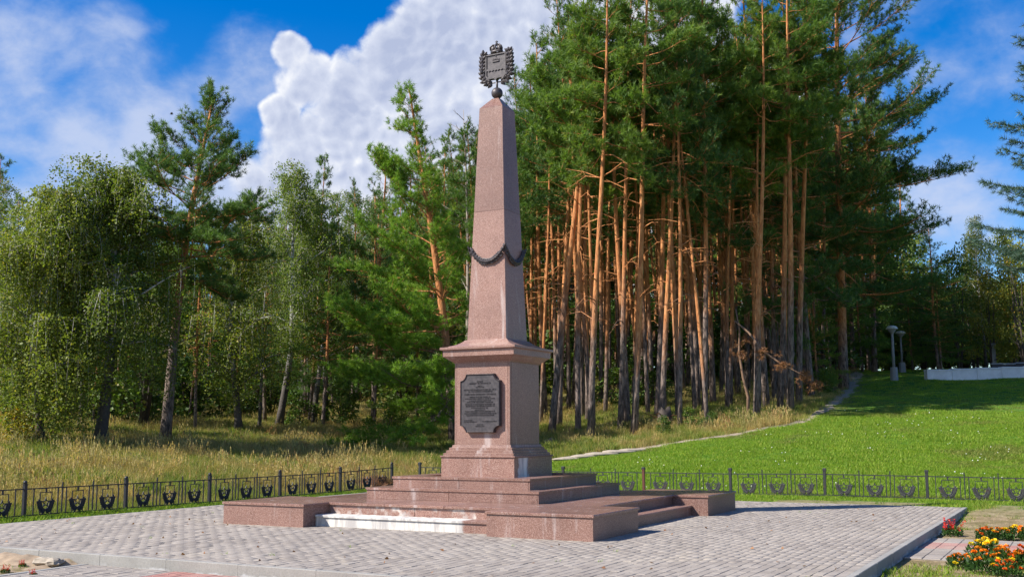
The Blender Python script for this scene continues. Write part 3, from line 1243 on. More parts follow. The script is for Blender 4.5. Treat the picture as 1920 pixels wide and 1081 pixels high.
# ------------------------------------------------------------------ fences
def fence_parts():
    P = {}
    L = 1.0
    P['rail'] = lambda n: MB().box(0, n, -.007, .007, -.007, .007)
    mb = MB()
    mb.box(-.115, .115, -.006, .006, .379, .391)
    mb.box(-.115, -.103, -.006, .006, .040, .379)
    mb.box(.103, .115, -.006, .006, .040, .379)
    mb.box(-.014, .014, -.006, .006, .391, .450)
    P['frame'] = mb
    mb = MB()
    # hollow five-pointed star
    ro, ri, k = .088, .040, .60
    o, i_ = [], []
    for q in range(10):
        a = math.pi/2+q*math.pi/5
        r = ro if q % 2 == 0 else ri
        o.append((r*math.cos(a), .222+r*math.sin(a)))
        i_.append((r*k*math.cos(a), .222+r*k*math.sin(a)))
    n = 10
    v = [(x, -.006, z) for x, z in o]+[(x, -.006, z) for x, z in i_]+[(x, .006, z) for x, z in o]+[(x, .006, z) for x, z in i_]
    f = []
    for q in range(n):
        j = (q+1) % n
        f += [(q, q+n, j+n, j), (q+2*n, j+2*n, j+3*n, q+3*n), (q, j, j+2*n, q+2*n), (q+n, q+3*n, j+3*n, j+n)]
    mb.add(v, f)
    P['star'] = mb
    mb = MB()
    # two laurel sprays curving up round the star
    for s in (-1, 1):
        pts = [(s*.004, .092), (s*.045, .098), (s*.078, .130), (s*.098, .175), (s*.112, .235)]
        Q = smooth_line(np.array(pts), 9)
        mb.tube([(p[0], 0, p[1]) for p in Q], .007, 5)
        for k_ in range(1, 9):
            d = Q[k_]-Q[k_-1]
            d = d/np.linalg.norm(d)
            nn = np.array([d[1], -d[0]])*s
            for w in (-1, .15, 1):
                a = d*.8+nn*.75*w
                leaf3d(mb, (Q[k_-1][0], 0, Q[k_-1][1]), (a[0], 0, a[1]), (0, -1, 0), .082 if w > -.5 else .055, .040, .012)
    P['laurel'] = mb
    P['bar'] = MB().box(-.008, .008, -.008, .008, .040, .450)
    mb = MB().box(-.009, .009, -.009, .009, .040, .520)
    mb.ball((0, 0, .530), .013, 7, 5)
    P['spike_bar'] = mb
    P['cross_bar'] = MB().box(.100, .175, -.005, .005, .229, .240)
    mb = MB().box(-.026, .026, -.026, .026, -.25, .520).box(-.031, .031, -.031, .031, .512, .532)
    P['post'] = mb
    return P


FP = fence_parts()


def make_fence(p0, step, n, direc, mat, label, rusty=(), ball=True, zsh=0.0):
    """run of panels between posts from p0 along direc"""
    d = np.array(direc, float)
    ang = math.atan2(d[1], d[0])
    root = thing('iron_fence', label, 'fence', (p0[0], p0[1], 0), 0)
    me = {k: v.mesh(k, mat) for k, v in FP.items() if k not in ('rail',)}
    mr = {k: FP[k].mesh(k, M['rust']) for k in ('post', 'star')}
    pts = []
    for k in range(n+1):
        x, y = p0[0]+d[0]*step*k, p0[1]+d[1]*step*k
        pts.append((x, y, max(tz(x, y), -.03)+zsh))
    fin = MB().ball((0, 0, .552), .034, 10, 7).mesh('finial', mat, True)
    finr = MB().box(-.034, .034, -.034, .034, .532, .575, .012).mesh('finial', mat)
    for k, p in enumerate(pts):
        po = obj('post', mr['post'] if k in rusty else me['post'], root, (p[0]-p0[0], p[1]-p0[1], p[2]), (random.uniform(-.012, .012), random.uniform(-.012, .012), ang))
        if k in rusty:
            po['label'] = 'post painted rusty red-brown'
        obj('finial', fin if ball else finr, po)
    rail = MB().box(.026, step-.026, -.0095, .0095, -.009, .009).mesh('rail', mat)
    for k in range(n):
        a, b = np.array(pts[k]), np.array(pts[k+1])
        tilt = math.atan2(b[2]-a[2], step)
        pan = obj('fence_panel', rail, root, (a[0]-p0[0], a[1]-p0[1], a[2]+.452), (0, -tilt, ang))

        def sub(nm, mesh, fx, dz=-.452):
            obj(nm, mesh, pan, (fx*step, 0, dz))
        sub('bottom_rail', rail, 0, -.412)
        for c in (.195, .5, .805):
            sub('frame', me['frame'], c)
            sub('star', me['star'], c)
            sub('laurel', me['laurel'], c)
            sub('cross_bar', me['cross_bar'], c)
            sub('cross_bar', me['cross_bar'], c-.275/step)
        for c in (.082, .308, .388, .612, .692, .918):
            sub('bar', me['bar'], c)
        for c in (.348, .652):
            sub('spike_bar', me['spike_bar'], c)
    return root


random.seed(7)
make_fence((-6.42, -7.85), 2.03, 7, (0, 1), M['iron'], 'low black iron fence with stars running along the meadow side')
make_fence((-6.08, 7.05), 1.945, 9, (1, 0), M['iron_grey'], 'low grey iron fence with stars and laurels in front of the green lawn', rusty=(3,), ball=False)


# ------------------------------------------------------------------ trees
def blades(n, L, w, spread, seed, along=0.0):
    """a tuft of n thin pointed blades growing along +Z"""
    rng = np.random.default_rng(seed)
    V, T = [], []
    for k in range(n):
        a = 2*math.pi*(k*.618)
        t = spread*(.35+.65*rng.random())
        d = np.array([math.cos(a)*math.sin(t), math.sin(a)*math.sin(t), math.cos(t)])
        s = np.cross(d, rng.normal(size=3))
        s = s/np.linalg.norm(s)
        o = np.array([0, 0, along*rng.random()])
        l = L*(.7+.5*rng.random())
        V += [o-s*w/2, o+s*w/2, o+d*l]
        T.append((3*k, 3*k+1, 3*k+2))
    return np.array(V), np.array(T)


NEEDLE = blades(16, .135, .017, 1.35, 1, .13)
NEEDLE_L = blades(14, .165, .021, 1.35, 2, .15)
LEAF = (np.array([(0, 0, 0), (.5, .05, .45), (0, .0, 1.0), (-.5, .05, .45)]), np.array([(0, 1, 2, 3)]))


class Tree:
    def __init__(self, seed):
        self.rng = np.random.default_rng(seed)
        self.wood = MB()
        self.pos, self.dir, self.scl, self.tin = [], [], [], []

    def leafpt(self, p, d, s, t):
        self.pos.append(p)
        self.dir.append(d)
        self.scl.append(s)
        self.tin.append(t)

    def meshes(self, nm, bark, leaf, tmpl, up=None, smooth=True):
        w = self.wood.mesh(nm+'_trunk', bark, smooth)
        c = None
        if self.pos:
            v, t, ti = scatter(tmpl[0], tmpl[1], np.array(self.pos), np.array(self.dir), np.array(self.scl), self.rng, np.clip(np.array(self.tin), 0, 1), up=up)
            c = np_mesh(nm+'_crown', v, t, leaf, ti)
        return w, c


def trunk_curve(H, bend, wob, rng, n=14):
    """points of a trunk; bend = list of (fraction, dx, dy)"""
    fr = np.linspace(0, 1, n)
    b = np.array([(0, 0, 0)]+list(bend))
    x = np.interp(fr, b[:, 0], b[:, 1])
    y = np.interp(fr, b[:, 0], b[:, 2])
    for _ in range(2):
        x[1:-1] = (x[:-2]+2*x[1:-1]+x[2:])/4
        y[1:-1] = (y[:-2]+2*y[1:-1]+y[2:])/4
    ph = rng.random(4)*6.3
    x += wob*(np.sin(fr*5+ph[0])-math.sin(ph[0]))*fr**.5
    y += wob*(np.sin(fr*4.3+ph[1])-math.sin(ph[1]))*fr**.5
    return np.stack([x, y, fr*H], 1)


def lerp_curve(C, f):
    fr = np.linspace(0, 1, len(C))
    return np.array([np.interp(f, fr, C[:, k]) for k in range(3)])


def pine(seed, H=14, r0=.21, cb=.55, R=2.0, nb=34, bend=(), wob=.12, prof='round', dead=8, leafs=1.0, arch=None, dens=1.0, sparse=0.0, sides=8):
    """Scots pine: bare stem below, plates of needle tufts on curved limbs above"""
    t = Tree(seed)
    g = t.rng
    C = trunk_curve(H, bend or [(1, g.normal()*.4, g.normal()*.4)], wob, g)
    fr = np.linspace(0, 1, len(C))
    rad = r0*np.clip(1-fr*.93, .05, 1)**.72
    rad[0] *= 1.15
    t.wood.tube(C, rad, sides)
    for k in range(nb):
        q = (k+g.random())/nb
        f = cb+(1-cb)*q*.985
        p0 = lerp_curve(C, f)
        az = k*2.399+g.normal()*.35
        if prof == 'round':
            L = R*(.55+.45*math.sin(math.pi*min(1, q*1.15+.18)))*(1-.62*q**2.2)
        elif prof == 'cone':
            L = R*(1-.86*q**.9)
        else:
            L = R*(.62+.38*math.sin(math.pi*(q*.8+.1)))*(1-.70*q**3)
        L *= g.uniform(.68, 1.15)
        if arch is not None:
            L *= arch(az, q)
        if L < .15:
            continue
        el = math.radians(-8+58*q+g.normal()*9)
        n = 6
        pts = [p0]
        d = np.array([math.cos(az)*math.cos(el), math.sin(az)*math.cos(el), math.sin(el)])
        cur = p0.copy()
        kink = g.normal(size=3)*.12
        for i in range(1, n):
            d = unit(d+np.array([0, 0, .10 if i > 2 else -.05])+kink*g.normal()+g.normal(size=3)*.07)
            cur = cur+d*L/(n-1)
            pts.append(cur.copy())
        rb = max(.012, .30*r0*(1-f)**.5*(.6+.4*L/R))
        t.wood.tube(pts, [rb*(1-.82*i/(n-1)) for i in range(n)], 4, False)
        P = np.array(pts)
        bt = g.random()
        ns = max(3, int(L*5.2*dens))
        for s in range(ns):
            a = .30+.70*(s+g.random())/ns
            b0 = lerp_curve(P, a)
            bd = unit(lerp_curve(P, min(1, a+.08))-lerp_curve(P, a-.08))
            lat = np.cross(bd, np.array([0, 0, 1.]))*(1 if s % 2 else -1)
            sl = L*g.uniform(.16, .36)*(1.15-.5*a)+.16
            sd = unit(bd*.75+lat*g.uniform(.3, 1.0)+np.array([0, 0, g.uniform(-.05, .45)]))
            e = b0+sd*sl
            t.wood.tube([b0, e], [.008, .004], 3, False)
            if g.random() < sparse:
                continue
            m_ = max(3, int(sl*15*leafs))
            for w in range(m_):
                h = (w+g.random())/m_
                pp = b0+sd*sl*(.25+.80*h)+g.normal(size=3)*.060
                dd = unit(sd*.55+np.array([0, 0, .55])+g.normal(size=3)*.50)
                t.leafpt(pp, dd, g.uniform(.75, 1.25), .25*bt+.45*g.random()+.25*h)
    # top shoots
    for w in range(12):
        t.leafpt(C[-1]+g.normal(size=3)*.08, unit(np.array([0, 0, 1.])+g.normal(size=3)*.4), 1.0, g.random())
    # dead snags on the bare stem
    for k in range(dead):
        f = g.uniform(min(.22, cb), cb+.05)
        p0 = lerp_curve(C, f)
        az = g.random()*6.28
        L = g.uniform(.35, 1.5)
        d = np.array([math.cos(az), math.sin(az), g.uniform(-.25, .35)])
        p1 = p0+d*L*.5+np.array([0, 0, .08*L])
        p2 = p0+d*L+np.array([0, 0, g.uniform(-.25, .1)*L])
        t.wood.tube([p0, p1, p2], [.022, .014, .006], 4, False)
        if L > .8:
            t.wood.tube([p1, p1+unit(d+g.normal(size=3)*.5)*L*.35], [.009, .004], 3, False)
    return t


def birch(seed, H=11, r0=.20, cb=.30, R=2.6, nb=26, bend=(), weep=1.0, leafs=1.0, lean=0.0):
    """birch: rising limbs, long hanging twigs set with small leaves"""
    t = Tree(seed)
    g = t.rng
    C = trunk_curve(H, bend or [(1, g.normal()*.5, g.normal()*.5)], .16, g)
    fr = np.linspace(0, 1, len(C))
    rad = r0*np.clip(1-fr*.96, .03, 1)**.85
    rad[0] *= 1.35
    t.wood.tube(C, rad, 8)
    for k in range(nb):
        q = (k+g.random())/nb
        f = cb+(1-cb)*q*.96
        p0 = lerp_curve(C, f)
        az = k*2.399+g.normal()*.4
        L = R*(.50+.50*math.sin(math.pi*min(1, .2+q*.85)))*(1-.45*q**3)*g.uniform(.75, 1.15)
        el = math.radians(38+22*q+g.normal()*8)
        d = np.array([math.cos(az)*math.cos(el), math.sin(az)*math.cos(el), math.sin(el)])
        n = 7
        cur = p0.copy()
        pts = [p0]
        for i in range(1, n):
            d = unit(d+np.array([0, 0, -.11*weep])+g.normal(size=3)*.09)
            cur = cur+d*L/(n-1)
            pts.append(cur.copy())
        rb = max(.014, .34*r0*(1-f)**.6)
        t.wood.tube(pts, [rb*(1-.8*i/(n-1)) for i in range(n)], 4, False)
        P = np.array(pts)
        bt = g.random()
        ns = int(11*leafs)
        for s in range(ns):
            a = .22+.78*(s+g.random())/ns
            b0 = lerp_curve(P, a)
            az2 = g.random()*6.28
            o = np.array([math.cos(az2), math.sin(az2), .25])*g.uniform(.15, .55)
            drop = g.uniform(.45, 1.5)*weep*(.6+.4*(1-q))+.12
            b1 = b0+o
            b2 = b1+o*.35+np.array([0, 0, -drop*.55])
            b3 = b1+o*.40+np.array([0, 0, -drop])+g.normal(size=3)*.05
            t.wood.tube([b0, b1, b2, b3], [.007, .005, .003, .002], 3, False)
            Q = np.array([b0, b1, b2, b3])
            m_ = int((24+drop*36)*leafs)
            hh = np.sort(g.random(m_))
            for h in hh:
                pp = lerp_curve(Q, .15+.85*h)+g.normal(size=3)*np.array([.11, .11, .07])
                dd = unit(np.array([g.normal()*.9, g.normal()*.9, -.55]))
                t.leafpt(pp, dd, g.uniform(.042, .085), .3*bt+.6*g.random())
    return t


def broad(seed, H=6, r0=.10, R=1.7, n=2600, cb=.12, ls=.10, lumps=20, multi=3):
    """leafy tree or shrub: stems with leaf clumps of uneven size"""
    t = Tree(seed)
    g = t.rng
    cl = []
    for k in range(lumps):
        h = cb+(1-cb)*(k+g.random())/lumps
        rr = R*math.sin(math.pi*min(.96, .16+h*.82))**.7
        a = g.random()*6.28
        rad = rr*math.sqrt(g.random())*.95
        cl.append((np.array([math.cos(a)*rad, math.sin(a)*rad, h*H*.96]), R*g.uniform(.20, .42)))
    for s in range(multi):
        a = g.random()*6.28
        e = np.array([math.cos(a)*R*.3, math.sin(a)*R*.3, H*.8]) if multi > 1 else np.array([0, 0, H*.85])
        p = np.array([math.cos(a)*r0*.8, math.sin(a)*r0*.8, 0])*(multi > 1)
        t.wood.tube([p, p*.5+e*.4+g.normal(size=3)*.1, e], [r0*.8, r0*.5, .012], 6)
    for c, r in cl:
        b = np.array([c[0]*.15, c[1]*.15, max(.05, c[2]*.55)])
        t.wood.tube([b, (b+c)/2+g.normal(size=3)*.08, c], [max(.012, r0*.3), .012, .005], 4, False)
    per = n//lumps
    for c, r in cl:
        bt = g.random()
        P = unit(g.normal(size=(per, 3)))*(g.random((per, 1))**.45)*r*np.array([1.15, 1.15, .8])+c
        for p in P:
            if p[2] < .03:
                continue
            dd = unit((p-c)/r*.5+g.normal(size=3)*.6+np.array([0, 0, -.15]))
            t.leafpt(p, dd, ls*g.uniform(.7, 1.3), .35*bt+.6*g.random())
    return t


def spruce(seed, H=12, R=2.6, r0=.2, nw=24, cb=.02):
    t = Tree(seed)
    g = t.rng
    C = trunk_curve(H, [(1, 0, 0)], .03, g)
    t.wood.tube(C, [r0*(1-.95*f) for f in np.linspace(0, 1, len(C))], 8)
    for k in range(nw):
        q = k/nw
        z = H*(cb+(1-cb)*q)
        for b in range(6):
            az = b*1.047+k*.5+g.normal()*.12
            L = R*(1-q)**.85*g.uniform(.82, 1.1)+.15
            p0 = np.array([0, 0, z+g.normal()*.08])
            pts = [p0]
            n = 6
            for i in range(1, n):
                f = i/(n-1)
                sag = -.30*L*math.sin(f*2.2)*.75+.10*L*f*f
                pts.append(p0+np.array([math.cos(az)*L*f, math.sin(az)*L*f, sag]))
            t.wood.tube(pts, [.03*(1-.8*i/(n-1)) for i in range(n)], 4, False)
            P = np.array(pts)
            m_ = int(L*11)
            for s in range(m_):
                a = .18+.82*(s+g.random())/m_
                b0 = lerp_curve(P, a)
                bd = unit(lerp_curve(P, min(1, a+.05))-lerp_curve(P, a-.05))
                lat = np.cross(bd, np.array([0, 0, 1.]))*(1 if s % 2 else -1)
                sl = (.10+.30*L*(1-a)*.5+.16)*g.uniform(.7, 1.1)
                sd = unit(bd*.75+lat*.8+np.array([0, 0, -.16]))
                for w in range(max(2, int(sl*13))):
                    h = (w+g.random())/max(2, int(sl*13))
                    t.leafpt(b0+sd*sl*h, unit(sd+g.normal(size=3)*.25), g.uniform(.7, 1.0), .25+.5*g.random()+.2*h)
    return t


ORD = ['first', 'second', 'third', 'fourth', 'fifth', 'sixth', 'seventh', 'eighth', 'ninth', 'tenth', 'eleventh', 'twelfth', 'thirteenth', 'fourteenth', 'fifteenth', 'sixteenth', 'seventeenth', 'eighteenth', 'nineteenth', 'twentieth', 'twenty-first', 'twenty-second', 'twenty-third', 'twenty-fourth']


def place(name, label, cat, wc, p, rz=0.0, scale=1.0, group=None, tilt=(0, 0)):
    o = thing(name, label, cat, (p[0], p[1], p[2]-.06), 0, group, scale, rot=(tilt[0], tilt[1], rz))
    if wc[0] is not None:
        obj('trunk', wc[0], o)
    if wc[1] is not None:
        obj('crown', wc[1], o)
    return o


def lean(p, du, dv, H):
    """top offset in x,y for a stem that leans du photo pixels sideways over its height"""
    d = math.hypot(p[0]-CAM[0], p[1]-CAM[1])
    s = du*d/FPX
    return _R[0]*s+(-math.sin(YAW))*dv, _R[1]*s+math.cos(YAW)*dv


# ---- hero trees of the meadow side
def hero(name, label, u, v, vtop, maker, bark, leaf, tmpl, pts, group=None, **kw):
    """pts: stem course as (fraction of height, photo pixels to the side of the foot, metres in depth)"""
    p = ground(u, v)
    H = height_to(p, vtop)
    bend = []
    for (f, du, dv) in pts:
        bend.append((f,)+lean(p, du, dv, H))
    t = maker(H=H, bend=bend, **kw)
    w, c = t.meshes(name, M[bark], M[leaf], tmpl, up=None)
    return place(name, label, 'tree', (w, c), p, 0, 1.0, group)


PG = 'tall pines of the wood beyond the lawn path'
hero('pine_tree', 'lone tall pine with orange upper stem and open crown, left of the pale birches', 309, 829, 185, pine, 'pinebark', 'pine_dark', NEEDLE,
     [(.35, 12, 0), (.65, 32, 0), (1, 64, 0)], seed=11, r0=.175, cb=.46, R=3.0, nb=60, dead=6, leafs=1.25, wob=.05, prof='round', dens=1.25, sparse=.06)
hero('birch_tree', 'weeping birch with dark forked lower stem at the meadow edge', 187, 836, 312, birch, 'birchbark', 'birch_leaf', LEAF,
     [(.3, 10, 0), (.6, -2, 0), (1, -30, 0)], seed=21, r0=.19, cb=.30, R=2.9, nb=42, weep=1.1, leafs=1.5)
hero('birch_tree', 'leafy birch at the photo edge with branches hanging to its foot', 76, 835, 345, birch, 'birchbark', 'birch_leaf', LEAF,
     [(.5, -15, 0), (1, 20, .5)], seed=22, r0=.13, cb=.16, R=2.5, nb=40, weep=1.25, leafs=1.5)
hero('birch_tree', 'slender pale birch with white leaning stem right of the lone pine', 522, 802, 312, birch, 'birchbark', 'birch_pale', LEAF,
     [(.3, 22, 0), (.6, 5, 0), (1, -5, 0)], seed=23, r0=.15, cb=.30, R=2.3, nb=32, weep=.75, leafs=1.25)
hero('birch_tree', 'green birch with dark stem standing between lone pine and pale birch', 448, 813, 395, birch, 'birchbark', 'birch_leaf', LEAF,
     [(.5, -10, 0), (1, 10, 0)], seed=24, r0=.14, cb=.18, R=2.3, nb=30, weep=.9, leafs=1.25)
hero('birch_tree', 'pale birch crown nearest the dense bright pine', 610, 798, 352, birch, 'birchbark', 'birch_pale', LEAF,
     [(.5, -8, 0), (1, -15, 0)], seed=25, r0=.13, cb=.34, R=1.9, nb=26, weep=.8, leafs=1.1)


def young_arch(az, q):
    # long limbs on the open, sunny side (towards the meadow), short ones towards the wood
    west = math.cos(az-(YAW+math.pi))
    return (.75+.45*west)*(1.0 if q < .7 else .8)


hero('pine_tree', 'bright green pine with leaning orange stem and boughs down to the meadow, behind the obelisk', 852, 836, 163, pine, 'pinebark', 'pine_bright', NEEDLE,
     [(.25, -14, 0), (.5, -38, 0), (.75, -62, 0), (1, -88, 0)], seed=31, r0=.17, cb=.06, R=4.3, nb=112, dead=3, leafs=1.3, wob=.04, prof='cone', arch=young_arch, dens=1.05)
# bare dead tree beside the obelisk
p = ground(878, 800)
H = height_to(p, 205)
t = Tree(77)
C = trunk_curve(H, [(.5,)+lean(p, -4, 0, H), (1,)+lean(p, -14, 0, H)], .06, t.rng)
t.wood.tube(C, [.12*(1-.93*f) for f in np.linspace(0, 1, len(C))], 7)
for k in range(42):
    f = .40+.58*k/42
    p0 = lerp_curve(C, f)
    az = k*2.4
    L = (1.25-f)*1.9*t.rng.uniform(.6, 1.1)
    d = np.array([math.cos(az), math.sin(az), .75])
    p1 = p0+d*L*.5
    p2 = p1+(d+np.array([0, 0, -.1]))*L*.5
    t.wood.tube([p0, p1, p2], [.020, .012, .004], 4, False)
    for s in range(3):
        b = p0+(p2-p0)*t.rng.uniform(.3, .9)
        t.wood.tube([b, b+unit(d+t.rng.normal(size=3)*.6)*L*.3], [.007, .003], 3, False)
w, _ = t.meshes('dead_tree', M['deadwood'], M['pine'], NEEDLE)
o = thing('dead_tree', 'bare dead tree with pale twigs just left of the obelisk', 'tree', p)
obj('trunk', w, o)

# ---- prototypes for the wood
PROTO = {}
for k in range(5):
    t = pine(100+k, H=14, r0=.112, cb=(.62, .56, .66, .60, .55)[k], R=(1.55, 1.75, 1.4, 1.6, 1.8)[k], nb=(28, 32, 26, 28, 34)[k], dead=12, leafs=1.9, dens=1.15)
    PROTO['pine%d' % k] = t.meshes('wood_pine', M['pinebark_high'], M['pine'], NEEDLE_L)
for k in range(3):
    t = pine(120+k, H=14, r0=.10, cb=(.46, .36, .54)[k], R=2.0, nb=34, dead=8, leafs=1.2, dens=.85, sides=6)
    PROTO['far%d' % k] = t.meshes('far_pine', M['pinebark_high'], M['pine_dark'], NEEDLE_L)
t = pine(140, H=14, r0=.14, cb=.14, R=3.4, nb=62, dead=2, leafs=.85, prof='cone', dens=.9)
PROTO['full0'] = t.meshes('dense_pine', M['pinebark'], M['pine'], NEEDLE_L)
t = pine(141, H=14, r0=.14, cb=.20, R=3.0, nb=56, dead=4, leafs=.85, prof='round', dens=.9)
PROTO['full1'] = t.meshes('dense_pine', M['pinebark'], M['pine_dark'], NEEDLE_L)
t = birch(150, H=11, r0=.14, cb=.28, R=2.1, nb=26, weep=.9, leafs=1.0)
PROTO['birch0'] = t.meshes('wood_birch', M['birchbark'], M['birch_leaf'], LEAF)
for k, (mt, ls) in enumerate((('broad_leaf', .13), ('yellow_leaf', .12), ('birch_leaf', .12))):
    t = broad(160+k, H=7, r0=.13, R=2.1, n=5200, ls=ls, lumps=34, multi=2)
    PROTO['leafy%d' % k] = t.meshes('leafy_tree', M['darkwood'], M[mt], LEAF)
for k, mt in enumerate(('shrub_leaf', 'broad_leaf', 'yellow_leaf')):
    t = broad(170+k, H=1.7, r0=.03, R=.95, n=1500, ls=.085, lumps=14, multi=4, cb=.05)
    PROTO['shrub%d' % k] = t.meshes('shrub', M['darkwood'], M[mt], LEAF)

# ---- front rows of the wood: foot (u, v), stem sideways drift at row 400, height factor, kind
FRONT = [(1022, 776, 8, 1.0, 1), (1034, 815, 26, 1.06, 0), (1048, 799, 26, 1.02, 2), (1076, 757, 8, 1.0, 3), (1084, 811, 11, 1.05, 4), (1107, 822, 34, 1.05, 1),
         (1135, 775, 8, .85, 3), (1163, 735, 12, 1.0, 0), (1177, 795, -2, .95, 2), (1189, 813, 17, 1.10, 3), (1232, 783, 5, 1.08, 1), (1243, 726, 23, 1.0, 4), (1273, 784, 4, 1.12, 0),
         (1296, 712, 6, 1.0, 2), (1309, 764, -20, 1.04, 2), (1321, 784, 8, 1.10, 4), (1337, 757, -2, 1.05, 1), (1371, 744, -9, 1.08, 3), (1384, 738, 3, 1.05, 0), (1418, 786, 34, 1.0, 2),
         (1438, 767, 7, 1.10, 1), (1462, 770, 22, 1.08, 4), (1482, 772, 12, 1.12, 3), (1498, 757, 8, 1.12, 0)]
rng = np.random.default_rng(50)
TAKEN = []
for k, (u, v, du, hf, kind) in enumerate(FRONT):
    p = ground(u, v)
    d = math.hypot(p[0]-CAM[0], p[1]-CAM[1])
    H = 15.9*hf*(.9+.1*d/34)
    s = H/14
    # lean as a small tilt about the axis facing the camera
    rise = height_to(p, 400)
    ang = math.atan2(du*d/FPX, rise)
    ax = Vector((-math.sin(YAW), math.cos(YAW), 0))
    q = Matrix.Rotation(ang, 3, ax) @ Matrix.Rotation(rng.random()*6.28, 3, 'Z')
    o = place('pine_tree', 'tall bare-stemmed pine, %s foot counted from the obelisk in the wood\'s front rows' % ORD[k], 'tree', PROTO['pine%d' % kind], p, 0, (s*rng.uniform(.76, .98),)*2+(s,), PG)
    o.rotation_euler = q.to_euler()
    TAKEN.append(p[:2])

# ---- rows behind, filled in at random
FILL = 'pines deep in the wood'
rng = np.random.default_rng(61)
n = 0
tries = 0
while n < 165 and tries < 9000:
    tries += 1
    u = rng.uniform(890, 1640)
    dist = 37+37*rng.random()**1.4
    p = at_dist(u, dist)
    uu, vv, _ = pxof(p[0], p[1], p[2])
    if in_poly(np.array([p[0]]), np.array([p[1]]), LAWN)[0] or path_dist(np.array([p[0]]), np.array([p[1]]))[0] < 1.6:
        continue
    if any((p[0]-q[0])**2+(p[1]-q[1])**2 < 1.15**2 for q in TAKEN):
        continue
    TAKEN.append(p[:2])
    s = rng.uniform(.92, 1.20)
    if u < 985:
        s = min(s, height_to(p, rng.uniform(255, 330))/14)
    kind = ['pine0', 'pine2', 'pine3', 'far0', 'far2', 'pine2'][rng.integers(6)]
    place('pine_tree', 'pine stem deep in the wood behind the front rows', 'tree', PROTO[kind], p, rng.random()*6.28, (s*.84, s*.84, s*1.05), FILL, (rng.normal()*.03, rng.normal()*.03))
    n += 1

# ---- wood behind the meadow: pines with boughs, birches
FILL2 = 'trees deep in the wood behind the meadow'
n = 0
tries = 0
while n < 74 and tries < 4000:
    tries += 1
    u = rng.uniform(-120, 900)
    dist = rng.uniform(43, 78)
    p = at_dist(u, dist)
    if any((p[0]-q[0])**2+(p[1]-q[1])**2 < 1.7**2 for q in TAKEN):
        continue
    TAKEN.append(p[:2])
    kind = ['pine1', 'far0', 'far1', 'far2', 'far1', 'birch0', 'full1'][rng.integers(7)]
    top = np.interp(u, [-120, 0, 60, 130, 250, 420, 560, 640, 700, 800, 900], [330, 310, 400, 420, 430, 430, 400, 370, 330, 280, 250])+rng.uniform(0, 70)
    H = height_to(p, top)
    H0 = 11 if kind == 'birch0' else 14
    s = H/H0
    ws = min(s*1.05, 1.15)*rng.uniform(.85, 1.1)
    place('birch_tree' if kind == 'birch0' else 'pine_tree', 'birch deep in the wood behind the meadow' if kind == 'birch0' else 'dark pine deep in the wood behind the meadow', 'tree', PROTO[kind], p, rng.random()*6.28, (ws, ws, s), FILL2, (rng.normal()*.03, rng.normal()*.03))
    n += 1

# pines that show above the birches on the meadow side
for (u, v, top, kind, lab, wsc) in ((-28, 812, 292, 'far1', 'dark pine cut by the photo edge, left of the weeping birch', 1.0), (580, 790, 300, 'pine1', 'dark pine top rising over the pale birches', .85), (366, 811, 330, 'pine4', 'grey-stemmed pine close behind the lone tall pine', .85),
                                (700, 790, 285, 'full1', 'dense dark pine left of the bright leaning pine', 1.0), (812, 795, 268, 'full1', 'dark pine between the bright leaning pine and the dead tree', .8), (660, 785, 345, 'far1', 'small dark pine between pale birch and dense pine', .8),
                                (588, 775, 420, 'pine0', 'pine with sunlit orange stem seen through the gap beside the birches', .8), (486, 806, 455, 'birch0', 'short birch with dark stem beside the leaning white birch', .8),
                                (150, 806, 372, 'birch0', 'birch half hidden behind the weeping birch', 1.0), (265, 800, 400, 'leafy0', 'dark leafy tree between weeping birch and lone pine', 1.0), (20, 815, 430, 'leafy2', 'leafy tree at the photo edge behind the hanging birch boughs', 1.0)):
    p = ground(u, v)
    H = height_to(p, top)
    H0 = {'b': 11, 'l': 7}.get(kind[0], 14)
    s = H/H0
    place({'b': 'birch_tree', 'l': 'leafy_tree'}.get(kind[0], 'pine_tree'), lab, 'tree', PROTO[kind], p, rng.random()*6.28, (s*wsc, s*wsc, s))

# ---- right flank: great dense pine and the leafy trees beyond the lawn
def flank_arch(az, q):
    e = math.cos(az-YAW)
    return .85+.28*e


p = ground(1582, 729)
H = height_to(p, -190)
t = pine(33, H=H, r0=.22, cb=.18, R=4.7, nb=136, dead=4, leafs=1.0, prof='cone2', arch=flank_arch, dens=1.0, bend=[(1, .5, .3)], wob=.06)
place('pine_tree', 'huge dense dark pine at the right end of the wood, boughs down to the path', 'tree', t.meshes('great_pine', M['pinebark_high'], M['pine_dark'], NEEDLE_L), p)
for (u, v, top, kind, lab, wsc) in ((1522, 745, -40, 'full1', 'dense pine standing left of the huge dark pine', .80), (1640, 698, 150, 'full0', 'dark pine behind the huge pine, above the path\'s end', .95), (1700, 690, 330, 'full1', 'dark pine behind the two lamp posts', 1.05),
                                (1760, 694, 430, 'full1', 'dark pine left of the yellowing trees behind the white wall', 1.2), (1452, 748, 30, 'full1', 'pine with green boughs low on its stem near the dead crooked stem', .62)):
    p = ground(u, v)
    s = height_to(p, top)/14
    place('pine_tree', lab, 'tree', PROTO[kind], p, rng.random()*6.28, (s*wsc, s*wsc, s))
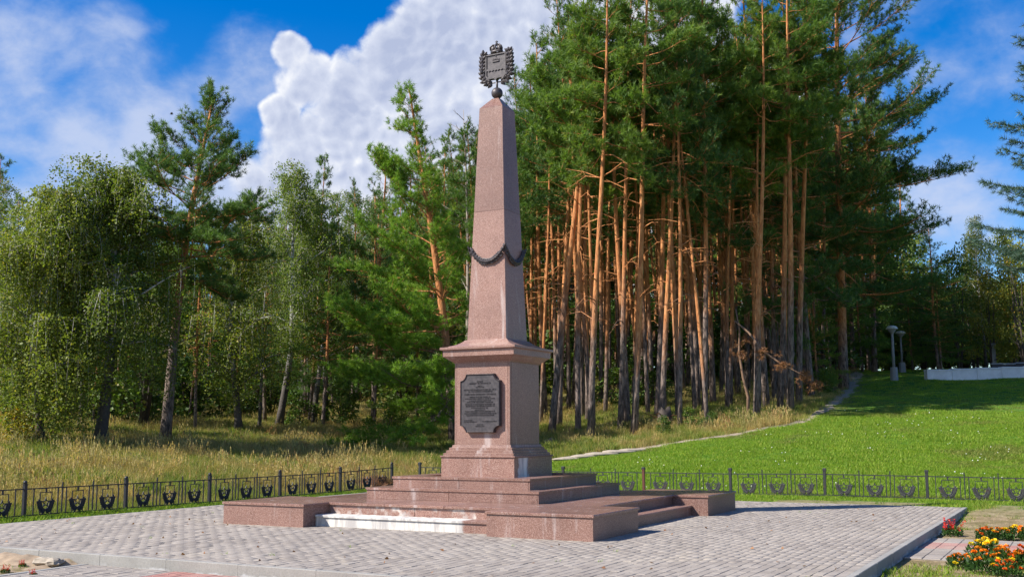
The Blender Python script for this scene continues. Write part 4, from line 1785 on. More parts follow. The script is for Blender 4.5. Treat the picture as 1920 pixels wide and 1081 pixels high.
for (u, dist, top, kind, lab, wsc) in ((1850, 66, 405, 'birch0', 'pale birch top rising behind the white wall', 1.0), (1800, 64, 470, 'leafy0', 'dark leafy tree behind the start of the white wall', 1.0), (1860, 64, 500, 'leafy1', 'yellow-green tree behind the middle of the white wall', 1.05),
                                   (1925, 63, 455, 'leafy1', 'orange-tinged tree at the right edge behind the white wall', 1.0), (1830, 70, 440, 'leafy2', 'tall green leafy tree behind the yellow-green tree', 1.0), (1905, 71, 430, 'leafy2', 'green leafy tree behind the orange-tinged tree', 1.0), (1735, 67, 520, 'leafy0', 'dark leafy tree behind the lamps', 1.0),
                                   (1980, 66, 470, 'leafy2', 'leafy tree cut by the right photo edge', 1.0)):
    p = at_dist(u, dist)
    H0 = 11 if kind[0] == 'b' else 7
    s = height_to(p, top)/H0
    place('birch_tree' if kind[0] == 'b' else 'leafy_tree', lab, 'tree', PROTO[kind], p, rng.random()*6.28, (s*wsc*.8, s*wsc*.8, s))

# spruce standing outside the frame whose bough tips reach in at the right edge
p = at_dist(2122, 27)
t = spruce(91, H=14.5, R=3.0, cb=.36, nw=20)
place('spruce_tree', 'blue-green spruce whose bough tips reach in at the right photo edge', 'tree', t.meshes('spruce', M['darkwood'], M['spruce'], NEEDLE), p)

for (u, v, top, lab, wsc) in ((1618, 697, 470, 'young bushy pine where the path leaves the lawn', .95), (1655, 695, 500, 'young bushy pine left of the lamp posts', 1.0), (1712, 694, 505, 'young bushy pine right of the lamp posts', 1.0),
                             (1765, 694, 520, 'young bushy pine at the near end of the white wall', 1.0), (1535, 735, 480, 'young bushy pine under the huge dark pine', .8)):
    p = ground(u, v)
    s = height_to(p, top)/14
    place('pine_tree', lab, 'tree', PROTO['full0'], p, rng.random()*6.28, (s*wsc*1.15, s*wsc*1.15, s))

# ---- shrubs and undergrowth
SH = [(228, 790, 2.0, 0, 'yellow-green shrub beside the dark foot of the weeping birch'), (25, 838, 1.1, 2, 'yellow shrub at the left photo edge under the birch'), (280, 795, 1.5, 1, 'dark shrub between weeping birch and lone pine'),
      (1150, 760, 1.6, 0, 'light green shrub among the pine stems'), (1208, 762, 2.0, 1, 'dark green bush among the pine stems'), (1700, 690, 1.1, 0, 'light green sapling beside the far lamp post'), (1090, 745, 1.6, 1, 'green bush just right of the obelisk pedestal'), (1545, 738, 1.1, 0, 'ferny shrub beside the climbing path'),
      (640, 800, 1.9, 1, 'dark bush under the dense pines'), (560, 800, 1.5, 1, 'bush beside the leaning white birch'), (1290, 800, .7, 0, 'low weedy shrub on the path bank'), (1245, 812, .6, 1, 'low dark weeds by the stump'), (730, 812, 1.4, 0, 'bright bush under the leaning pine'), (1330, 803, .6, 1, 'weedy clump on the path bank right of the stump')]
for (u, v, h, k, lab) in SH:
    p = ground(u, v)
    s = h/1.7
    place('shrub', lab, 'shrub', PROTO['shrub%d' % k], p, rng.random()*6.28, (s*1.15, s*1.15, s))
n = 0
while n < 60:
    u = rng.uniform(-60, 1640)
    dist = rng.uniform(46, 80)
    p = at_dist(u, dist)
    if in_poly(np.array([p[0]]), np.array([p[1]]), LAWN)[0] or path_dist(np.array([p[0]]), np.array([p[1]]))[0] < 1.8:
        continue
    s = rng.uniform(.9, 2.2)
    if 1000 < u < 1500 and dist < 58:
        continue
    place('shrub', 'undergrowth bush in the shade of the wood', 'shrub', PROTO['shrub%d' % (1 if rng.random() < .8 else 0)], p, rng.random()*6.28, (s*1.3, s*1.3, s), 'undergrowth bushes in the wood')
    n += 1
# thick low growth closing the view between the stems
for u in np.arange(-120, 2000, 24):
    p = at_dist(u+rng.uniform(-8, 8), rng.uniform(76, 82))
    s = rng.uniform(.75, 1.05)
    place('leafy_tree', 'low dark thicket tree closing the view between the stems', 'tree', PROTO['leafy0'], p, rng.random()*6.28, (s*1.25, s*1.25, s*.85), 'thicket trees at the back of the wood')
# far edge of the wood closes the view
n = 0
for u in np.arange(-230, 2180, 27):
    dist = rng.uniform(80, 96)
    p = at_dist(u+rng.uniform(-10, 10), dist)
    kind = ['full1', 'leafy0', 'full0', 'leafy0'][rng.integers(4)]
    top = np.interp(u, [-150, 60, 420, 640, 900, 960, 1500, 1650, 1760, 2050], [420, 440, 470, 440, 330, 250, 200, 330, 520, 540])
    s = height_to(p, top+rng.uniform(-20, 60))/(7 if kind[0] == 'l' else 14)
    w = min(s, 1.5)*1.15
    place('leafy_tree' if kind[0] == 'l' else 'pine_tree', 'leafy tree at the far dark edge of the wood' if kind[0] == 'l' else 'dark pine at the far edge of the wood', 'tree', PROTO[kind], p, rng.random()*6.28, (w, w, s), 'trees at the far edge of the wood')


# ------------------------------------------------------------------ grass
def grass_tuft(n, h, foot, w, seed, lean_=.35, heads=0):
    g = np.random.default_rng(seed)
    V, T, A = [], [], []
    for k in range(n):
        a = g.random()*6.28
        r = foot*math.sqrt(g.random())
        b = np.array([math.cos(a)*r, math.sin(a)*r, -.02])
        hh = h*g.uniform(.55, 1.15)
        ln = np.array([g.normal()*lean_*hh*.6, g.normal()*lean_*hh*.6, 0])
        th = g.random()*3.14
        s = np.array([math.cos(th), math.sin(th), 0])*w/2
        m_ = b+ln*.35+np.array([0, 0, hh*.55])
        t = b+ln+np.array([0, 0, hh])
        i = len(V)
        V += [b-s, b+s, m_+s*.8, m_-s*.8, t]
        T += [(i, i+1, i+2), (i, i+2, i+3), (i+3, i+2, i+4)]
        A += [g.random()]*5
        if k < heads:
            for q in range(4):
                c = t+np.array([0, 0, -.02*q])
                i = len(V)
                d = unit(g.normal(size=3))*.016
                V += [c-d, c+d, c+np.array([0, 0, .045])]
                T += [(i, i+1, i+2)]
                A += [.95]*3
    return np.array(V), np.array(T), np.array(A)


def stuff_points(name, label, xy, variants, var, sc, parent=None):
    """one object: tufts instanced by geometry nodes on a cloud of points"""
    n = len(xy)
    g = np.random.default_rng(len(name)+n)
    z = terrain(xy[:, 0], xy[:, 1])
    me = bpy.data.meshes.new(name)
    me.vertices.add(n)
    me.vertices.foreach_set('co', np.ascontiguousarray(np.c_[xy, z], np.float32).ravel())
    for nm, val in (('rz', g.random(n)*6.28), ('sc', sc), ('var', var.astype(float))):
        a = me.attributes.new(nm, 'FLOAT', 'POINT')
        a.data.foreach_set('value', np.ascontiguousarray(val, np.float32))
    o = obj(name, me)
    tag(o, label, kind='stuff')
    ng = bpy.data.node_groups.new(name, 'GeometryNodeTree')
    ng.interface.new_socket('Geometry', in_out='INPUT', socket_type='NodeSocketGeometry')
    ng.interface.new_socket('Geometry', in_out='OUTPUT', socket_type='NodeSocketGeometry')
    N, L = ng.nodes, ng.links
    gi, go = N.new('NodeGroupInput'), N.new('NodeGroupOutput')
    jn = N.new('GeometryNodeJoinGeometry')

    def named(nm):
        q = N.new('GeometryNodeInputNamedAttribute')
        q.data_type = 'FLOAT'
        q.inputs['Name'].default_value = nm
        return q.outputs['Attribute']
    rzv = N.new('ShaderNodeCombineXYZ')
    L.new(named('rz'), rzv.inputs[2])
    for k, (v, t, a, mt) in enumerate(variants):
        tm = np_mesh(name+'_tuft', v, t, mt, a)
        to = bpy.data.objects.new(name+'_tuft', tm)      # lives only as data for the nodes
        oi = N.new('GeometryNodeObjectInfo')
        oi.inputs['Object'].default_value = to
        cmp_ = N.new('FunctionNodeCompare')
        cmp_.data_type = 'FLOAT'
        cmp_.operation = 'EQUAL'
        L.new(named('var'), cmp_.inputs[0])
        cmp_.inputs[1].default_value = float(k)
        cmp_.inputs['Epsilon'].default_value = .1
        ip = N.new('GeometryNodeInstanceOnPoints')
        L.new(gi.outputs[0], ip.inputs['Points'])
        L.new(cmp_.outputs[0], ip.inputs['Selection'])
        L.new(oi.outputs['Geometry'], ip.inputs['Instance'])
        L.new(rzv.outputs[0], ip.inputs['Rotation'])
        L.new(named('sc'), ip.inputs['Scale'])
        L.new(ip.outputs[0], jn.inputs[0])
    L.new(jn.outputs[0], go.inputs[0])
    md = o.modifiers.new('tufts', 'NODES')
    md.node_group = ng
    return o


def sector(n, u0, u1, d0, d1, seed, power=1.0):
    """points spread over a fan of ground in front of the camera"""
    g = np.random.default_rng(seed)
    u = g.uniform(u0, u1, n)
    q = g.random(n)
    e = 2.0-power
    d = (d0**e+(d1**e-d0**e)*q)**(1/e) if abs(e) > 1e-6 else d0*(d1/d0)**q
    th = np.arctan((u-960)/FPX)
    fx = -math.sin(YAW)*np.cos(th)+math.cos(YAW)*np.sin(th)
    fy = math.cos(YAW)*np.cos(th)+math.sin(YAW)*np.sin(th)
    return np.stack([CAM[0]+fx*d, CAM[1]+fy*d], 1)


def in_plaza(x, y, m_=0.0):
    return (x > PX0-m_) & (x < PX1+m_) & (y > PY0-m_) & (y < PY1+m_)


def make_grass():
    # tall meadow and forest floor
    xy = np.r_[sector(36000, -90, 1640, 16, 48, 1, 1.15), sector(6000, -90, 1640, 48, 75, 2, 1.0)]
    x, y = xy[:, 0], xy[:, 1]
    keep = ~lawn_mask(x, y) & ~in_plaza(x, y, .25) & ((x < -6.5) | (y > 7.1)) & (path_dist(x, y) > .22)
    xy = xy[keep]
    x, y = xy[:, 0], xy[:, 1]
    g = np.random.default_rng(4)
    dry = vnoise(x+50, y+50, 3.2, 1)*.55+vnoise(x+9, y+50, 1.1, 2)*.45+g.normal(0, .13, len(x))
    d = np.hypot(x-CAM[0], y-CAM[1])
    u = 960+FPX*((x-CAM[0])*math.cos(YAW)+(y-CAM[1])*math.sin(YAW))/np.maximum(1, (x-CAM[0])*-math.sin(YAW)+(y-CAM[1])*math.cos(YAW))
    # nearer the fence greener, mid-meadow driest
    fencegap = np.minimum(np.where(y < 7, -6.4-x, 99), np.where(y >= 7, np.hypot(np.maximum(-6.4-x, 0), y-7), 99))
    dry = dry-np.clip(1.2-fencegap, 0, 1.2)*.25
    var = np.where(dry > .48, 0, 1)
    var = np.where((dry > .57) & (g.random(len(x)) < .20), 2, var)
    var = np.where((vnoise(x+20, y+80, 2.0, 6) > .70) & (g.random(len(x)) < .5), 3, var)
    sc = g.uniform(.65, 1.2, len(x))*(.75+.5*vnoise(x+3, y+7, 2.2, 9))*np.clip(.45+fencegap*.35, .45, 1.0)
    wood = np.clip((d-38)/8, 0, 1)
    sc *= 1-.25*wood
    V = []
    for args, mt in (((30, .27, .20, .010, 1, .5), 'grass_dry'), ((30, .24, .20, .011, 2, .55), 'grass_wild'), ((16, .42, .18, .008, 3, .4, 12), 'grass_dry'), ((26, .28, .18, .024, 5, .7), 'grass_wild')):
        v, t, a = grass_tuft(*args)
        V.append((v, t, a, M[mt]))
    stuff_points('meadow_grass', 'tall dry and green meadow grass running into the wood', xy, V, var, sc)
    # mown lawn
    xy = np.r_[sector(30000, 1000, 2010, 19, 40, 11, 1.1), sector(9000, 1200, 2010, 40, 70, 12, 1.0)]
    x, y = xy[:, 0], xy[:, 1]
    keep = lawn_mask(x, y) & ~in_plaza(x, y, .10) & (path_dist(x, y) > .22) & (y > 6.6)
    xy = xy[keep]
    x, y = xy[:, 0], xy[:, 1]
    g = np.random.default_rng(14)
    pt = vnoise(x+30, y+10, 1.6, 3)*.5+vnoise(x+3, y+70, 4.5, 5)*.3+g.random(len(x))*.3
    var = np.where(pt > .66, 1, 0)
    var = np.where(vnoise(x+12, y+31, 2.6, 15)*.65+vnoise(x+2, y+1, .7, 16)*.35+g.normal(0, .06, len(x)) > .63, 2, var)
    sc = g.uniform(.75, 1.25, len(x))*(.8+.5*vnoise(x, y+90, 1.3, 4))
    V = []
    for args, mt in (((46, .050, .22, .010, 21, .8), 'grass_lawn'), ((40, .085, .20, .012, 22, .8), 'grass_lawn'), ((34, .055, .22, .010, 23, .9), 'grass_wild')):
        v, t, a = grass_tuft(*args)
        V.append((v, t, a, M[mt]))
    stuff_points('lawn_grass', 'short bright green lawn beyond the grey fence', xy, V, var, sc)
    # rough verge round the plaza
    g = np.random.default_rng(24)
    A = []
    A.append(np.c_[g.uniform(-6.5, -6.02, 1500), g.uniform(-9, 7, 1500)])
    A.append(np.c_[g.uniform(-6.4, 13, 4600), g.uniform(5.42, 7.0, 4600)])
    A.append(np.c_[g.uniform(6.50, 12, 5200), g.uniform(-9.5, 5.6, 5200)])
    A.append(np.c_[g.uniform(-7, -1.7, 900), g.uniform(-9.5, -6.85, 900)])
    xy = np.concatenate(A)
    x, y = xy[:, 0], xy[:, 1]
    patch = vnoise(x+60, y+20, .55, 31)*.6+vnoise(x, y, 1.9, 32)*.4+g.normal(0, .06, len(x))
    side = (x > 6.58) & (y < 5.4)
    thr = np.where(side, .50, np.where(x < -1.5, .25, .42))
    thr = np.where(y < -6.8, .50, thr)
    thr = np.where((y > 5.5) & (x < -1), .1, thr)
    onpath = (x > 6.4) & (y > -2.15) & (y < .62)
    keep = (patch > thr) & ~onpath & ~in_plaza(x, y, .02)
    xy = xy[keep]
    n = len(xy)
    var = np.where(g.random(n) < .22, 1, 0)
    var = np.where((xy[:, 0] > 6.58) & (g.random(n) < .35), 2, var)
    sc = g.uniform(.6, 1.25, n)
    V = []
    for args, mt in (((22, .060, .12, .009, 41, .8), 'grass_lawn'), ((16, .085, .11, .012, 42, .8), 'grass_lawn'), ((20, .09, .12, .008, 43, .8), 'grass_wild')):
        v, t, a = grass_tuft(*args)
        V.append((v, t, a, M[mt]))
    stuff_points('verge_grass', 'patchy green grass along the fences and plaza edge', xy, V, var, sc)
    # white clover heads on the lawn
    xy = sector(480, 1150, 1960, 24, 40, 51, 1.0)
    x, y = xy[:, 0], xy[:, 1]
    keep = lawn_mask(x, y) & (y > 7.6) & (vnoise(x+5, y+5, 1.4, 52) > .60)
    xy = xy[keep]
    mb = MB().ball((0, 0, .075), .014, 6, 4)
    v = np.array(mb.v)
    tri = []
    for f in mb.f:
        tri += [f[:3]] if len(f) == 3 else [f[:3], (f[0], f[2], f[3])]
    stuff_points('clover_flowers', 'small white flowers dotted over the lawn', xy, [(v, np.array(tri), np.random.default_rng(1).random(len(v)), M['flower_white'])], np.zeros(len(xy)), np.random.default_rng(2).uniform(.6, 1.2, len(xy)))


make_grass()


# ------------------------------------------------------------------ lower paths beside the plaza
def small_path(name, label, x0, x1, y0, y1, z, size, red, seed, kerbs_=()):
    b = MB().box(x0, x1, y0, y1, z-.25, z-.010).build(name, M['joint'])
    tag(b, label, kind='structure')
    g = np.random.default_rng(seed)
    lx, ly = size
    mg = paver_template(lx-.006, ly-.006, .03, .005).mesh('paver', M['paver'])
    mr = paver_template(lx-.006, ly-.006, .03, .005).mesh('paver', M['paver_red'])
    y = y0+ly/2
    k = 0
    while y+ly/2 <= y1+.001:
        x = x0+lx/2
        while x+lx/2 <= x1+.001:
            obj('paver', mr if red(x, y) else mg, b, (x, y, z+g.normal()*.0015), (g.normal()*.008, g.normal()*.008, g.normal()*.006))
            x += lx
        y += ly
        k += 1
    for (a0, a1, c0, c1) in kerbs_:
        MB().box(a0, a1, c0, c1, z-.25, z+.006, .006).build('kerb_stone', M['kerb'], b)
    return b


small_path('pavement', 'narrow grey path with a faded red stripe between the marigold beds', 6.47, 10.27, -2.05, .55, -.108, (.20, .20), lambda x, y: -.95 < y < -.15, 3)
small_path('pavement', 'red and grey paved walk meeting the front kerb', -1.40, 3.0, -8.80, -6.80, -.105, (.10, .20), lambda x, y: x > -.12, 4, ((-1.49, -1.402, -7.80, -6.80), (-1.49, -1.402, -8.80, -7.803)))


def rough_lump(mb, c, size, seed, seg=12, rings=7, amp=.18):
    g = np.random.default_rng(seed)
    o = len(mb.v)
    mb.ball(c, 1.0, seg, rings, size)
    for i in range(o, len(mb.v)):
        q = np.array(mb.v[i])-np.array(c)
        k = 1+amp*(math.sin(q[0]*9/size[0]*.5+seed)+math.sin(q[1]*7/size[1]*.5+2*seed)*.7)+g.normal()*amp*.30
        mb.v[i] = tuple(np.array(c)+q*k)


# sandy soil heaped against the front kerb, stone, heap of mown grass
gx = np.arange(-6.4, -1.54, .035)
gy = np.arange(-8.6, -6.765, .035)
X, Y = np.meshgrid(gx, gy)
bank = np.clip((Y+7.25)/.45, 0, 1)**1.5*.085*(.5+vnoise(X+11, Y+3, .33, 61))
crumb = (vnoise(X+4, Y+2, .11, 62)-.5)*.035+(vnoise(X+7, Y+8, .05, 63)-.5)*.022
Z = -.128+bank+crumb*(.35+.9*vnoise(X, Y, .6, 64))-.06*np.clip((X+1.75)/.2, 0, 1)
i = np.arange(X.size).reshape(X.shape)
q = np.stack([i[:-1, :-1], i[:-1, 1:], i[1:, 1:], i[1:, :-1]], -1).reshape(-1, 4)
tag(obj('soil', np_mesh('soil', np.stack([X, Y, Z], -1).reshape(-1, 3), q, M['soil'], smooth=True)), 'sandy soil banked against the front kerb', kind='stuff')
mb = MB()
rough_lump(mb, (0, 0, 0), (.17, .10, .05), 5, 16, 9, .26)
p = np.array([-1.80, -6.98, -.075])
o = mb.build('rock', M['stone'], None, False, p)
tag(o, 'flat sandy stone lying at the front kerb beside the red walk', 'rock')
mb = MB()
rough_lump(mb, (0, 0, 0), (.55, .40, .20), 8, 16, 8, .10)
p = ground(702, 912)
o = mb.build('hay_heap', M['needle_dead'], None, False, p)
hv, ht, ha = grass_tuft(700, .16, .5, .008, 77, 1.6)
hv[:, 2] += .19*np.clip(1-(hv[:, 0]/.62)**2-(hv[:, 1]/.5)**2, 0, 1)
obj('stalks', np_mesh('stalks', hv, ht, M['needle_dead'], ha), o)
tag(o, 'brown heap of dry mown grass behind the platform steps', 'hay heap')

# stepping slabs where the earth path begins
for k, (u, v, w) in enumerate(((1068, 862, .55), (1098, 857, .60), (1128, 853, .60), (1160, 849, .55), (1186, 845, .45))):
    p = ground(u, v)
    mb = MB()
    rough_lump(mb, (0, 0, 0), (w, .28, .07), k+20, 12, 6, .10)
    o = mb.build('stone_slab', M['stone'], None, True, (p[0], p[1], p[2]+.02))
    o.rotation_euler = (0, 0, YAW+.3)
    tag(o, '%s flat pale slab at the start of the earth path, counted from the obelisk' % ORD[k], 'stone', 'flat slabs at the start of the path')

# stump
p = ground(1246, 797)
mb = MB()
n = 11
g = np.random.default_rng(6)
v, f = [], []
prof = [(.34, -.1), (.27, .12), (.23, .34), (.20, .5)]
for j, (r, z) in enumerate(prof):
    for k in range(n):
        a = 2*math.pi*k/n
        rr = r*(1+.13*math.sin(3*a)+.08*g.normal())
        v.append((rr*math.cos(a), rr*math.sin(a), z+(.16*g.random() if j == 3 else 0)))
for j in range(3):
    for k in range(n):
        q = (k+1) % n
        f.append((j*n+k, j*n+q, (j+1)*n+q, (j+1)*n+k))
v.append((0, 0, .38))
for k in range(n):
    f.append((3*n+k, 3*n+(k+1) % n, len(v)-1))
mb.add(v, f)
st = mb.build('tree_stump', M['darkwood'], None, True, p)
tag(st, 'broken dark tree stump among weeds in front of the pine stems', 'stump')
mb = MB()
for k in range(7):
    a = k*.9
    mb.tube([(0, 0, .25), (.35*math.cos(a), .35*math.sin(a), .35+.1*math.sin(k*3)), (.75*math.cos(a), .75*math.sin(a), .22+.25*math.sin(k*5))], [.03, .02, .008], 5)
mb.build('broken_branches', M['needle_dead'], st)
p = ground(1030, 838)
mb = MB()
rough_lump(mb, (0, 0, 0), (.22, .18, .22), 31, 12, 8, .12)
o = mb.build('rock', M['darkwood'], None, True, (p[0], p[1], p[2]+.08))
tag(o, 'dark stump-like stone in the tall grass right of the pedestal', 'rock')

# dead crooked stem with rusty needles
p = ground(1402, 783)
d = math.hypot(p[0]-CAM[0], p[1]-CAM[1])
sc_ = d/FPX
t = Tree(88)


def cp(du, dv, depth=0.0):
    return np.array([_R[0]*du*sc_-math.sin(YAW)*depth, _R[1]*du*sc_+math.cos(YAW)*depth, -dv*sc_*1.01])


t.wood.tube([cp(0, 4), cp(2, -40), cp(-6, -75), cp(-12, -120), cp(-10, -160), cp(-16, -200)], [.07, .06, .055, .045, .035, .02], 6)
limb = [cp(-18, -178), cp(2, -155, -.4), cp(20, -120, -.9), cp(50, -95, -1.2), cp(85, -75, -1.4), cp(105, -62, -1.4)]
t.wood.tube(limb, [.035, .04, .035, .03, .02, .01], 6)
g = t.rng
for q in (limb[2], limb[3], limb[4], cp(-8, -120), cp(2, -150), limb[5]):
    for k in range(7):
        e = q+g.normal(size=3)*np.array([.20, .20, .16])+np.array([0, 0, -.10])
        t.wood.tube([q, e], [.008, .003], 3, False)
        for w in range(9):
            t.leafpt(q+(e-q)*g.random()+g.normal(size=3)*.05, unit(g.normal(size=3)+np.array([0, 0, -.3])), g.uniform(.5, .9), g.random())
w, c = t.meshes('dead_stem', M['brownwood'], M['needle_dead'], NEEDLE)
place('dead_tree', 'crooked dead stem with rusty brown needles drooping before the pines', 'tree', (w, c), p)
# rusty dead boughs caught among the crowns right of the obelisk top
t = Tree(89)
g = t.rng
for k in range(7):
    q = np.array([g.normal()*.7, g.normal()*.5, g.normal()*.5])
    t.wood.tube([np.array([.9, .3, -.1]), q], [.02, .006], 4, False)
    for w_ in range(26):
        t.leafpt(q+g.normal(size=3)*.28, unit(g.normal(size=3)), g.uniform(.6, 1.0), g.random())

# ------------------------------------------------------------------ lamps, wall
def lamp(u, v, vtop, label, rpole):
    p = ground(u, v)
    H = height_to(p, vtop)
    o = thing('street_lamp', label, 'lamp', p)
    mb = MB()
    mb.tube([(0, 0, -.2), (0, 0, H*.24)], [.20, .17], 8)
    mb.build('footing', M['lamp_pole'], o)
    mb = MB().tube([(0, 0, H*.22), (0, 0, H*.86)], [rpole, rpole*.8], 8)
    mb.build('pole', M['lamp_pole'], o, True)
    prof = [(.04, .86), (.16, .885), (.30, .93), (.33, .95)]
    mb = MB()
    n = 14

    def lathe(prof):
        v, f = [], []
        for r, z in prof:
            for k in range(n):
                a = 2*math.pi*k/n
                v.append((r*math.cos(a), r*math.sin(a), z*H))
        for j in range(len(prof)-1):
            for k in range(n):
                q = (k+1) % n
                f.append((j*n+k, j*n+q, (j+1)*n+q, (j+1)*n+k))
        return MB().add(v, f)
    lathe([(.05, .84), (.15, .89), (.21, .93), (.22, .945)]).build('lamp_bowl', M['lamp_pole'], o, True)
    lathe([(.27, .935), (.275, .948), (.20, .985), (.08, .998), (.001, 1.0)]).build('lamp_cover', M['lamp_glass'], o, True)


lamp(1677, 713, 612, 'pale mushroom-topped lamp post on the lawn beside the path', .075)
lamp(1692, 698, 622, 'dimmer lamp post in the shade just behind the pale one', .06)


def white_wall():
    a = ground(1736, 712)
    b = ground(1925, 705)
    b2 = ground(2060, 700)
    d = (b2[:2]-a[:2])
    L = float(np.linalg.norm(d))
    d = d/L
    ang = math.atan2(d[1], d[0])
    o = thing('garden_wall', 'low white block wall with dark railing at the top of the lawn', 'wall', (a[0], a[1], 0))
    n = int(L/1.15)
    s = L/n
    for k in range(n):
        x = s*(k+.5)
        wx, wy = a[0]+d[0]*x, a[1]+d[1]*x
        z = tz(wx, wy)
        zz = a[2]+(b2[2]-a[2])*(k+.5)/n
        MB().box(-s/2+.008, s/2-.008, -.16, .16, z-zz-.3, .40, .012).build('wall_block', M['white_wall'], o, False, (d[0]*x, d[1]*x, zz)).rotation_euler = (0, 0, ang)
        MB().box(-s/2+.006, s/2-.006, -.19, .19, .401, .455, .01).build('coping_stone', M['white_wall'], o, False, (d[0]*x, d[1]*x, zz)).rotation_euler = (0, 0, ang)
    # dark parapet band set back behind the wall
    for k in range(3, n):
        x = s*(k+.5)
        zz = a[2]+(b2[2]-a[2])*(k+.5)/n
        q = MB().box(-s/2+.02, s/2-.02, .75, .83, -.2, .62, .01)
        r_ = q.build('parapet_panel', M['iron'], o, False, (d[0]*x, d[1]*x, zz))
        r_.rotation_euler = (0, 0, ang)
        r2 = MB().box(-s/2+.001, s/2-.001, .72, .86, .63, .68).build('parapet_rail', M['lamp_pole'], o, False, (d[0]*x, d[1]*x, zz))
        r2.rotation_euler = (0, 0, ang)


white_wall()
p = at_dist(1866, 64)
mb = MB().box(-.09, .09, -.09, .09, -.2, 1.35).box(-.11, .11, -.11, .11, 1.35, 1.42, .02)
tag(mb.build('bollard', M['lamp_pole'], None, False, p), 'small pale post standing behind the white wall', 'post')


# ------------------------------------------------------------------ flowers
def pompom(seed, n=30, r=.033):
    g = np.random.default_rng(seed)
    P = unit(g.normal(size=(n, 3)))
    P[:, 2] = np.abs(P[:, 2])*.9+.05
    P = unit(P)
    tv = np.array([(0, 0, .35), (.42, .10, .8), (.30, .0, 1.12), (-.30, .0, 1.12), (-.42, .10, .8)])
    tf = np.array([(0, 1, 2), (0, 2, 3), (0, 3, 4)])
    v, t, a = scatter(tv, tf, np.zeros((n, 3)), P, np.full(n, r)*g.uniform(.85, 1.1, n), g, g.random(n))
    v[:, 2] *= .8
    return v, t, a


def bush_leaves(seed, n, R, h):
    g = np.random.default_rng(seed)
    a = g.random(n)*6.28
    r = R*np.sqrt(g.random(n))
    z = h*(.15+.80*g.random(n))*(1-.35*(r/R)**2)
    pos = np.stack([np.cos(a)*r, np.sin(a)*r, z], 1)
    d = unit(np.stack([np.cos(a)*.7, np.sin(a)*.7, .3+g.random(n)], 1)+g.normal(size=(n, 3))*.5)
    return scatter(LEAF[0]*np.array([.45, 1, 1]), LEAF[1], pos, d, g.uniform(.035, .07, n), g, g.random(n))


HEADS = {}
for mt in ('flower_orange', 'flower_deep', 'flower_yellow'):
    HEADS[mt] = [np_mesh('flower_head', *pompom(k)[:2], M[mt], pompom(k)[2]) for k in range(2)]
BUSH = [np_mesh('foliage', *(lambda q: (q[0], q[1], M['flower_leaf'], q[2]))(bush_leaves(60+k, 420, .17, .20))) for k in range(3)]


def zplane(u, v, z):
    d = pdir(u, v)
    t_ = (z-CAM[2])/d[2]
    return CAM+d*t_


BEDS = [(1850, 1012, 'deep', .80, 'deep orange marigold at the near end of the far bed'), (1878, 1013, 'mixed', .80, 'orange marigold second along the far bed beside the path'), (1908, 1014, 'yellow', .95, 'yellow and orange marigold at the photo edge in the far bed'),
        (1938, 1012, 'deep', .9, 'deep orange marigold beyond the photo edge end of the far bed'),
        (1800, 1066, 'mixed', .75, 'small orange marigold at the plaza end of the near bed'), (1850, 1052, 'yellow', 1.15, 'tall yellow marigold overlapping the red-striped path'), (1846, 1076, 'mixed', 1.0, 'orange marigold in front of the tall yellow one'),
        (1893, 1068, 'mixed', 1.05, 'orange marigold right of the tall yellow one'), (1890, 1083, 'deep', .8, 'deep orange marigold lowest in the near bed'), (1930, 1070, 'deep', 1.1, 'deep orange marigold at the right edge of the near bed')]
g = np.random.default_rng(71)
for k, (u, v, tone, s, lab) in enumerate(BEDS):
    p = zplane(u, v, -.135)
    o = thing('marigold_plant', lab, 'flower', p, g.random()*6.28, 'marigolds in the beds by the side path', s)
    obj('foliage', BUSH[k % 3], o)
    nh = 11 if tone != 'mixed' else 10
    for q in range(nh):
        a = q*2.4
        r = .175*math.sqrt((q+.5)/nh)
        if tone == 'yellow':
            mt = 'flower_yellow' if g.random() < .85 else 'flower_orange'
        elif tone == 'deep':
            mt = 'flower_deep' if g.random() < .55 else 'flower_orange'
        else:
            mt = 'flower_orange' if g.random() < .8 else 'flower_yellow'
        z = .215-.10*(r/.175)**2+g.normal()*.012
        obj('flower_head', HEADS[mt][q % 2], o, (r*math.cos(a), r*math.sin(a), z), (g.normal()*.35, g.normal()*.35, g.random()*6), (g.uniform(.8, 1.2),)*3)


def salvia(u, v, s, lab, z=-.135):
    p = zplane(u, v, z)
    o = thing('salvia_plant', lab, 'flower', p, g.random()*6, 'red flowers beside the plaza', s)
    obj('foliage', BUSH[1], o, None, None, (.75, .75, .7))
    for q in range(6):
        a = q*1.05+g.random()*.4
        r = .09*(q > 0)
        P = np.array([(0, 0, .03*i) for i in range(6) for _ in range(5)])+g.normal(size=(30, 3))*.006
        dd = unit(np.stack([np.cos(np.arange(30)*1.3), np.sin(np.arange(30)*1.3), np.full(30, .5)], 1))
        v_, t_, a_ = scatter(LEAF[0]*np.array([.6, 1, 1]), LEAF[1], P, dd, np.linspace(.040, .022, 30), g, g.random(30))
        obj('flower_spike', np_mesh('flower_spike', v_, t_, M['flower_red'], a_), o, (r*math.cos(a), r*math.sin(a), .10), (g.normal()*.2, g.normal()*.2, 0))


salvia(1786, 1006, 1.0, 'red-flowered plant at the corner of plaza and side path')
salvia(10, 1074, .35, 'small red flower lowest at the bottom left corner', -.13)
salvia(42, 1062, .30, 'small red flower in the sandy soil near the front kerb', -.13)
salvia(62, 1080, .30, 'small red flower at the bottom edge left of the red walk', -.13)

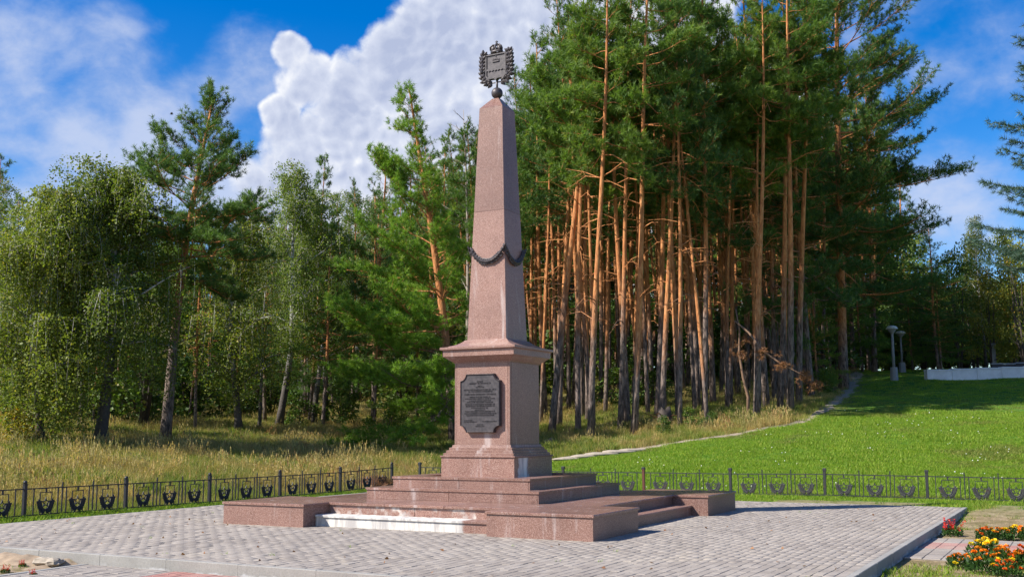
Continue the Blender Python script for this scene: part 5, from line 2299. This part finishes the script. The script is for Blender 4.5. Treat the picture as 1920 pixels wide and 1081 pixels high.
# fallen leaves and weeds in the paving
g = np.random.default_rng(81)
n = 230
x = g.uniform(PX0+.2, PX1-.2, n)
y = g.uniform(PY0+.2, PY1-.2, n)
ok = ~((np.abs(x) < 3.05) & (np.abs(y) < 3.05))
pos = np.stack([x, y, np.full(n, .008)], 1)[ok]
v, t_, a = scatter(LEAF[0], LEAF[1], pos, unit(g.normal(size=(len(pos), 3))*np.array([1, 1, .15])), g.uniform(.02, .055, len(pos)), g, g.random(len(pos)))
v[:, 2] = np.maximum(v[:, 2], .003)
tag(obj('leaf_litter', np_mesh('leaf_litter', v, t_, M['needle_dead'], a)), 'dry leaves scattered over the plaza paving', kind='stuff')
pts = np.stack([g.uniform(PX0+.2, PX1-.1, 46), g.uniform(PY0+.1, PY1-.2, 46)], 1)
pts = pts[~((np.abs(pts[:, 0]) < 3.05) & (np.abs(pts[:, 1]) < 3.05))]
V, T, A = [], [], []
o_ = 0
for k, q in enumerate(pts):
    v, t_, a = grass_tuft(7, .05, .035, .006, 300+k, 1.1)
    V.append(v+np.array([q[0], q[1], .0]))
    T.append(t_+o_)
    A.append(a)
    o_ += len(v)
tag(obj('weeds', np_mesh('weeds', np.concatenate(V), np.concatenate(T), M['grass_lawn'], np.concatenate(A))), 'tiny weeds in the joints of the plaza paving', kind='stuff')

# bird
d = pdir(322, 214)
p = CAM+d*60
mb = MB()
mb.ball((0, 0, 0), .09, 8, 6, (2.0, .8, .7))
BIRD_SCALE = .5
mb.add([(0.05, .05, .02), (-.08, .05, .02), (-.10, .38, .20), (-.02, .60, .12), (.03, .38, .20)], [(0, 1, 2, 3, 4)])
mb.add([(0.05, -.05, .02), (-.08, -.05, .02), (-.10, -.38, .20), (-.02, -.60, .12), (.03, -.38, .20)], [(4, 3, 2, 1, 0)])
mb.add([(-.15, .03, 0), (-.32, .06, 0), (-.32, -.06, 0), (-.15, -.03, 0)], [(0, 1, 2, 3)])
b = mb.build('bird', M['bird'], None, False, p)
b.rotation_euler = (.2, -.2, YAW+.5)
b.scale = (BIRD_SCALE,)*3
tag(b, 'small dark bird gliding in the sky above the weeping birch', 'bird')
